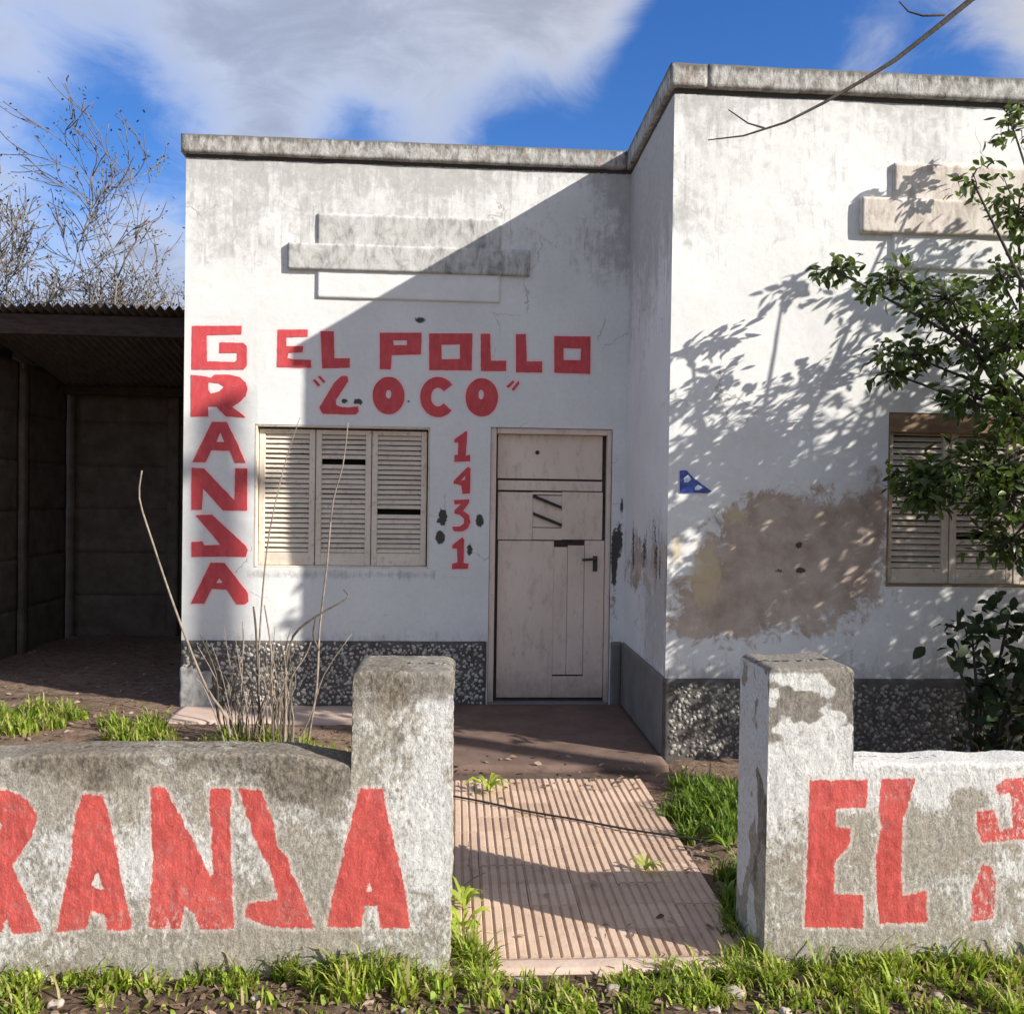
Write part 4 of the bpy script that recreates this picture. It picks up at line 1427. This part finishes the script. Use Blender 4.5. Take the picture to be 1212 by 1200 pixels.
# ------------------------------------------------------------------ trees
def branch_tree(base, h, spread, levels, seed, lean=(0, 0), r0=.09, first=.35, up=.25, nk=(2, 3), shrink=.72, droop=0.0, xmax=1e9):
    rg_ = random.Random(seed)
    segs, tips = [], []

    def grow(p, d, L, r, lev):
        n_ = 4
        pts = [p]
        for i in range(n_):
            d = (d+Vector((rg_.gauss(0, .17), rg_.gauss(0, .17), rg_.gauss(0, .09)+up*.10))).normalized()
            pts.append(pts[-1]+d*(L/n_))
        if max(q_.x for q_ in pts) > xmax:
            return
        rad = [r*(1-.38*i/n_) for i in range(n_+1)]
        segs.append((pts, rad, lev))
        if lev >= levels:
            tips.append((pts[-1], d))
            return
        if lev >= levels-2:
            tips.append((pts[2], d))
        for k_ in range(rg_.randint(*nk)):
            a_ = rg_.random()*6.283
            ax = d.orthogonal().normalized()
            ax.rotate(Matrix.Rotation(a_, 3, d))
            ang = rg_.uniform(.28, spread)
            nd = (d*math.cos(ang)+ax*math.sin(ang))
            grow(pts[-1] if k_ < 2 else pts[2], nd.normalized(), L*shrink*rg_.uniform(.75, 1.2), rad[-1]*rg_.uniform(.62, .8), lev+1)
    grow(Vector(base), Vector((lean[0], lean[1], 1)).normalized(), h*first, r0, 0)
    return segs, tips


def leaf_mesh(L, w, fold=.25, curl=.2):
    V, F_ = [], []
    prof = [(0, .05), (.2, .62), (.45, 1.0), (.72, .75), (.9, .35), (1.0, .03)]
    for i, (a_, b__) in enumerate(prof):
        z = -curl*L*a_*a_
        V += [(a_*L, -w/2*b__, z+fold*w*b__*.5), (a_*L, 0, z), (a_*L, w/2*b__, z+fold*w*b__*.5)]
    for i in range(len(prof)-1):
        q_ = i*3
        F_ += [(q_, q_+3, q_+4, q_+1), (q_+1, q_+4, q_+5, q_+2)]
    return np.array(V), np.array(F_)


def leaf_cloud(name, places, mat, parent, L=(.06, .09), wr=.45, seed=0):
    """places: list of (position, direction); one mesh of many leaves"""
    rg_ = random.Random(seed)
    VV, QQ = [], []
    n_ = 0
    for p_, d_ in places:
        ll = rg_.uniform(*L)
        v, f_ = leaf_mesh(ll, ll*wr, rg_.uniform(.1, .5), rg_.uniform(-.1, .5))
        m3 = np.array(Vector(d_).to_track_quat('X', 'Z').to_matrix() @ Matrix.Rotation(rg_.gauss(0, .7), 3, 'X'))
        VV.append(v @ m3.T+np.array(p_))
        QQ.append(f_+n_)
        n_ += len(v)
    return link(name, mesh_np(name, np.concatenate(VV), np.concatenate(QQ), smooth=True), mat, parent)


# dry leaf litter
rg = np.random.default_rng(9)
spots_ = [(rg.uniform(-80, 1280), rg.uniform(1150, 1215)) for _ in range(900)]+[(rg.uniform(-20, 420), rg.uniform(850, 905)) for _ in range(260)]+[(rg.uniform(540, 860), rg.uniform(898, 936)) for _ in range(90)] + \
         [(rg.uniform(820, 880), rg.uniform(920, 1060)) for _ in range(70)]+[(rg.uniform(0, 215), rg.uniform(770, 860)) for _ in range(200)]+[(rg.uniform(545, 850), rg.uniform(930, 1130)) for _ in range(24)]
places = []
for u, v in spots_:
    g_ = atz(u, v)
    onp = -.1 < g_[0] < 1.2 and g_[1] > 2.85 and g_[1] < 6.5
    z0 = (.006 if g_[1] < 4.98 else .022) if onp else float(ground_z(g_[0], g_[1]))+.006
    th = rg.random()*6.28
    places.append(((g_[0], g_[1], z0), (math.cos(th), math.sin(th), rg.uniform(0, .35))))
g = leaf_cloud('leaf_litter', places, M['litter'], None, (.018, .05), .5, 3)
tag(g, 'dry brown fallen leaves scattered over the soil and path', 'leaf litter', kind='stuff')


# --- bare tree beyond the shed
def bare_tree(base, h, seed, label, spread, levels, r0, leafn, leafmat, lsize, lean=(0, 0), nk=(2, 3), kind='bare_tree', first=.3, bark='bark', shrink=.72, up=.25):
    t_ = thing(kind, base, label, 'tree')
    segs, tips = branch_tree(base, h, spread, levels, seed, lean, r0, first, up, nk, shrink, xmax=-.31*base[1]+.05 if kind == 'bare_tree' else 1e9)
    a_, b__ = MB(), MB()
    for pts, rad, lev in segs:
        rad = [max(r_, .0058) for r_ in rad]
        (a_ if lev == 0 else b__).tube(pts, rad, 8 if lev < 2 else 4)
    a_.build('trunk', M[bark], t_, smooth=True)
    b__.build('branches', M[bark], t_, smooth=True)
    rg_ = random.Random(seed+1)
    places = []
    for p_, d_ in tips:
        for _ in range(leafn):
            dd = (Vector(d_)+Vector((rg_.gauss(0, .8), rg_.gauss(0, .8), rg_.gauss(0, .6)))).normalized()
            pp = Vector(p_)-Vector(d_)*rg_.uniform(-.12, .35)+Vector((rg_.gauss(0, .04), rg_.gauss(0, .04), rg_.gauss(0, .04)))
            places.append((tuple(pp), tuple(dd)))
    leaf_cloud('foliage', places, M[leafmat], t_, lsize, .45, seed)['kind'] = 'stuff'
    return t_


tb = at(40, 600, 13.5)
bare_tree((tb[0], 13.5, 0), 6.7, 4, 'bare grey branched tree rising behind the shed roof', .72, 6, .12, 3, 'bud', (.03, .06), (-.05, 0), (3, 4), shrink=.73, up=.38)
tb = at(-60, 600, 15)
bare_tree((tb[0], 15, 0), 6.6, 12, 'second bare tree at the far left edge behind the shed', .72, 5, .11, 2, 'bud', (.035, .065), (.05, 0), (3, 4), shrink=.72, up=.38)
tb = at(110, 600, 14.5)
bare_tree((tb[0], 14.5, 0), 6.4, 9, 'low round bare tree behind the shed roof, nearest the house corner', .72, 6, .11, 3, 'bud', (.03, .06), (-.04, 0), (3, 4), shrink=.73, up=.38)
tb = at(20, 600, 13)
bare_tree((tb[0], 13, 0), 6.2, 27, 'bare tree with fine twigs behind the left end of the shed roof', .72, 6, .11, 3, 'bud', (.03, .06), (0, 0), (3, 4), shrink=.73, up=.38)
tb = at(196, 600, 12.5)
bare_tree((tb[0], 12.5, 0), 4.5, 23, 'small olive green tree tucked against the left house corner', .7, 5, .08, 5, 'leaf_olive', (.05, .09), (0, 0), (3, 4), kind='olive_tree', shrink=.70, up=.4)

# --- leafy citrus tree before the block
tree = thing('leafy_tree', (3.3, 4.35, 0), 'leafy green fruit tree standing before the right hand window', 'tree')
rt = random.Random(31)
tk = MB()
tk.tube([(3.3, 4.35, -.05), (3.28, 4.36, .5), (3.31, 4.36, 1.1), (3.26, 4.36, 1.62)], [.085, .07, .062, .055], 10)
tk.build('trunk', M['bark_dark'], tree, smooth=True)
lobes = []          # (centre, radius xyz, clusters)


def lobe(px, py, y, rx, ry, rz, n):
    c_ = at(px, py, y)
    lobes.append((Vector(c_), (rx, ry, rz), n))


for args in ((1200, 400, 4.4, .33, .35, .26, 58), (1125, 352, 4.55, .28, .25, .14, 27), (1060, 330, 4.65, .25, .2, .08, 14), (985, 318, 4.8, .2, .12, .05, 9),
             (1070, 418, 4.7, .22, .15, .09, 22), (1050, 440, 4.85, .22, .08, .03, 8), (1170, 560, 4.5, .33, .3, .2, 66), (1090, 570, 4.68, .20, .18, .17, 42),
             (1195, 640, 4.5, .2, .2, .12, 20), (1205, 250, 4.86, .2, .14, .25, 26), (1200, 155, 4.9, .14, .1, .13, 9), (1185, 330, 4.7, .25, .2, .12, 14), (1150, 212, 4.7, .1, .1, .1, 5), (1150, 470, 4.6, .2, .2, .1, 20), (1200, 490, 4.3, .2, .2, .12, 26), (1150, 400, 4.6, .25, .2, .15, 14), (1195, 590, 4.4, .22, .2, .15, 22),
             (1330, 410, 4.4, .5, .45, .45, 85), (1410, 520, 4.3, .5, .45, .6, 100), (1310, 620, 4.4, .45, .4, .4, 58), (1430, 300, 4.4, .5, .4, .4, 60),
             (1500, 650, 4.3, .5, .4, .5, 110), (1560, 480, 4.3, .5, .4, .5, 90), (1450, 150, 4.5, .3, .3, .3, 24), (1640, 620, 4.2, .5, .4, .5, 90), (1500, 340, 4.3, .5, .4, .5, 100), (1620, 380, 4.3, .5, .4, .5, 110), (1740, 430, 4.2, .5, .4, .5, 100),
             (1420, 690, 4.3, .5, .4, .35, 80), (1600, 720, 4.3, .5, .4, .35, 90)):
    lobe(*args)
places = []
limbs = MB()
twigs = MB()
hub = Vector((3.26, 4.36, 1.6))
for c_, rad_, n_ in lobes:
    mid = hub.lerp(c_, .5)+Vector((rt.gauss(0, .08), rt.gauss(0, .06), .12))
    limbs.tube([hub, hub.lerp(mid, .55)+Vector((rt.gauss(0, .03), rt.gauss(0, .03), .04)), mid, c_], [.022, .016, .011, .005], 7)
    for k in range(n_):
        while True:
            q_ = Vector((rt.uniform(-1, 1), rt.uniform(-1, 1), rt.uniform(-1, 1)))
            if q_.length < 1:
                break
        e = c_+Vector((q_.x*rad_[0], q_.y*rad_[1], q_.z*rad_[2]))
        if e.y > 5.08:
            e.y = 5.08-rt.random()*.1
        m_ = c_.lerp(e, .5)+Vector((rt.gauss(0, .02), rt.gauss(0, .02), rt.gauss(0, .02)))
        twigs.tube([c_.lerp(m_, .2), m_, e], [.006, .004, .002], 4)
        dv = (e-c_).normalized()
        for j in range(rt.randint(7, 11)):
            s_ = rt.uniform(.45, 1.1)
            pp = m_.lerp(e, s_)+Vector((rt.gauss(0, .03), rt.gauss(0, .03), rt.gauss(0, .025)))
            if pp.y > 5.1:
                pp.y = 5.1
            dd = (dv*.6+Vector((rt.gauss(0, .75), rt.gauss(0, .75), rt.gauss(-.25, .5)))).normalized()
            if pp.y+dd.y*.09 > 5.13:
                dd.y = -abs(dd.y)
            places.append((pp, dd))
limbs.build('limb', M['bark_dark'], tree, smooth=True)
twigs.build('twigs', M['bark_dark'], tree)['kind'] = 'stuff'
inview, rest = [], []
for p_, d_ in places:
    u, v = pr(p_)
    (inview if -5 < u < 1207 and -5 < v < 1205 else rest).append((p_, d_))
inview.sort(key=lambda a_: a_[0].y)
rest += inview[300:]
lv = []
for k in range(5):
    ll = (.066, .055, .075, .048, .060)[k]
    v, f_ = leaf_mesh(ll, ll*.46, .15+.08*k, (.1, .3, .45, -.05, .2)[k])
    me = mesh_np('leaf', v, f_, smooth=True)
    me.materials.append(M['leaf'])
    lv.append(me)
for p_, d_ in inview[:300]:
    o = bpy.data.objects.new('leaf', rt.choice(lv))
    COL.objects.link(o)
    o.parent = tree
    o.matrix_parent_inverse = Matrix.Translation(-tree.location)
    o.location = p_
    o.rotation_euler = (Vector(d_).to_track_quat('X', 'Z').to_matrix() @ Matrix.Rotation(rt.gauss(0, .7), 3, 'X')).to_euler()
leaf_cloud('foliage', [(tuple(a_), tuple(b__)) for a_, b__ in rest], M['leaf'], tree, (.045, .075), .48, 8)['kind'] = 'stuff'
# long bare shoot arching in over the block from the crown
yb_ = 3.2
bp = [at(u, v, yb_+dy) for u, v, dy in ((1440, 340, 1.1), (1520, 150, .6), (1450, -40, .3), (1300, -85, .05), (1152, -2, 0), (1110, 32, 0), (1060, 71, 0), (1020, 96, 0), (975, 122, 0), (930, 145, 0), (880, 161, 0), (838, 166, 0))]
sh = MB()
sh.tube([tuple(q_) for q_ in bp], [.018, .016, .014, .013, .0112, .010, .0085, .007, .0058, .0045, .0033, .002], 7)
sh.tube([tuple(at(u, v, yb_)) for u, v in ((905, 152), (885, 146), (862, 130))], [.004, .003, .002], 5)
sh.tube([tuple(at(u, v, yb_)) for u, v in ((1118, 18), (1092, 19), (1075, 14), (1064, 2))], [.005, .004, .003, .002], 5)
sh.build('bare_shoot', M['bark_dark'], tree, smooth=True)

# --- dark broad-leaved shrub under the block window
ds = thing('dark_shrub', (2.95, 4.7, 0), 'dark broad leaved shrub in the shade below the right hand window', 'shrub')
pl = []
st_ = MB()
rt = random.Random(44)
for px, py, n_ in ((1150, 745, 36), (1195, 725, 36), (1180, 790, 52), (1128, 765, 26), (1225, 780, 40), (1205, 840, 50), (1160, 830, 44), (1190, 880, 34), (1150, 880, 24), (1240, 860, 40)):
    c_ = Vector(at(px, py, 4.65))
    st_.tube([(2.95+rt.gauss(0, .03), 4.7, -.05), Vector((2.95, 4.7, 0)).lerp(c_, .5)+Vector((0, 0, .1)), c_], [.014, .010, .006], 6)
    for k in range(n_):
        gv = Vector((rt.gauss(0, .07), rt.gauss(0, .10), rt.gauss(0, .07)))
        if gv.length > .15:
            gv *= .15/gv.length
        pp = c_+gv
        pl.append((tuple(pp), (rt.gauss(0, 1), rt.gauss(-.3, .6), rt.gauss(-.3, .5))))
st_.build('stem', M['bark_dark'], ds, smooth=True)
rt = random.Random(45)
lv = []
for k in range(3):
    ll = (.08, .062, .095)[k]
    v, f_ = leaf_mesh(ll, ll*.66, .2, .3)
    me = mesh_np('leaf', v, f_, smooth=True)
    me.materials.append(M['leaf_dark'])
    lv.append(me)
for p_, d_ in pl:
    o = bpy.data.objects.new('leaf', rt.choice(lv))
    COL.objects.link(o)
    o.parent = ds
    o.matrix_parent_inverse = Matrix.Translation(-ds.location)
    o.location = p_
    o.rotation_euler = (Vector(d_).to_track_quat('X', 'Z').to_matrix() @ Matrix.Rotation(rt.gauss(0, .5), 3, 'X')).to_euler()

# ------------------------------------------------------------------ street pole whose shadow falls beside the window
pole = thing('utility_pole', (8.25, 1.0, 0), 'wooden utility pole standing down the street to the right', 'pole')
MB().tube([(8.25, 1.0, -.3), (8.25, 1.0, 8.4)], [.12, .095], 14).build('shaft', M['bark'], pole, smooth=True)
MB().box((7.6, .93, 7.9), (8.9, .99, 8.02)).build('cross_arm', M['bark'], pole, .005)
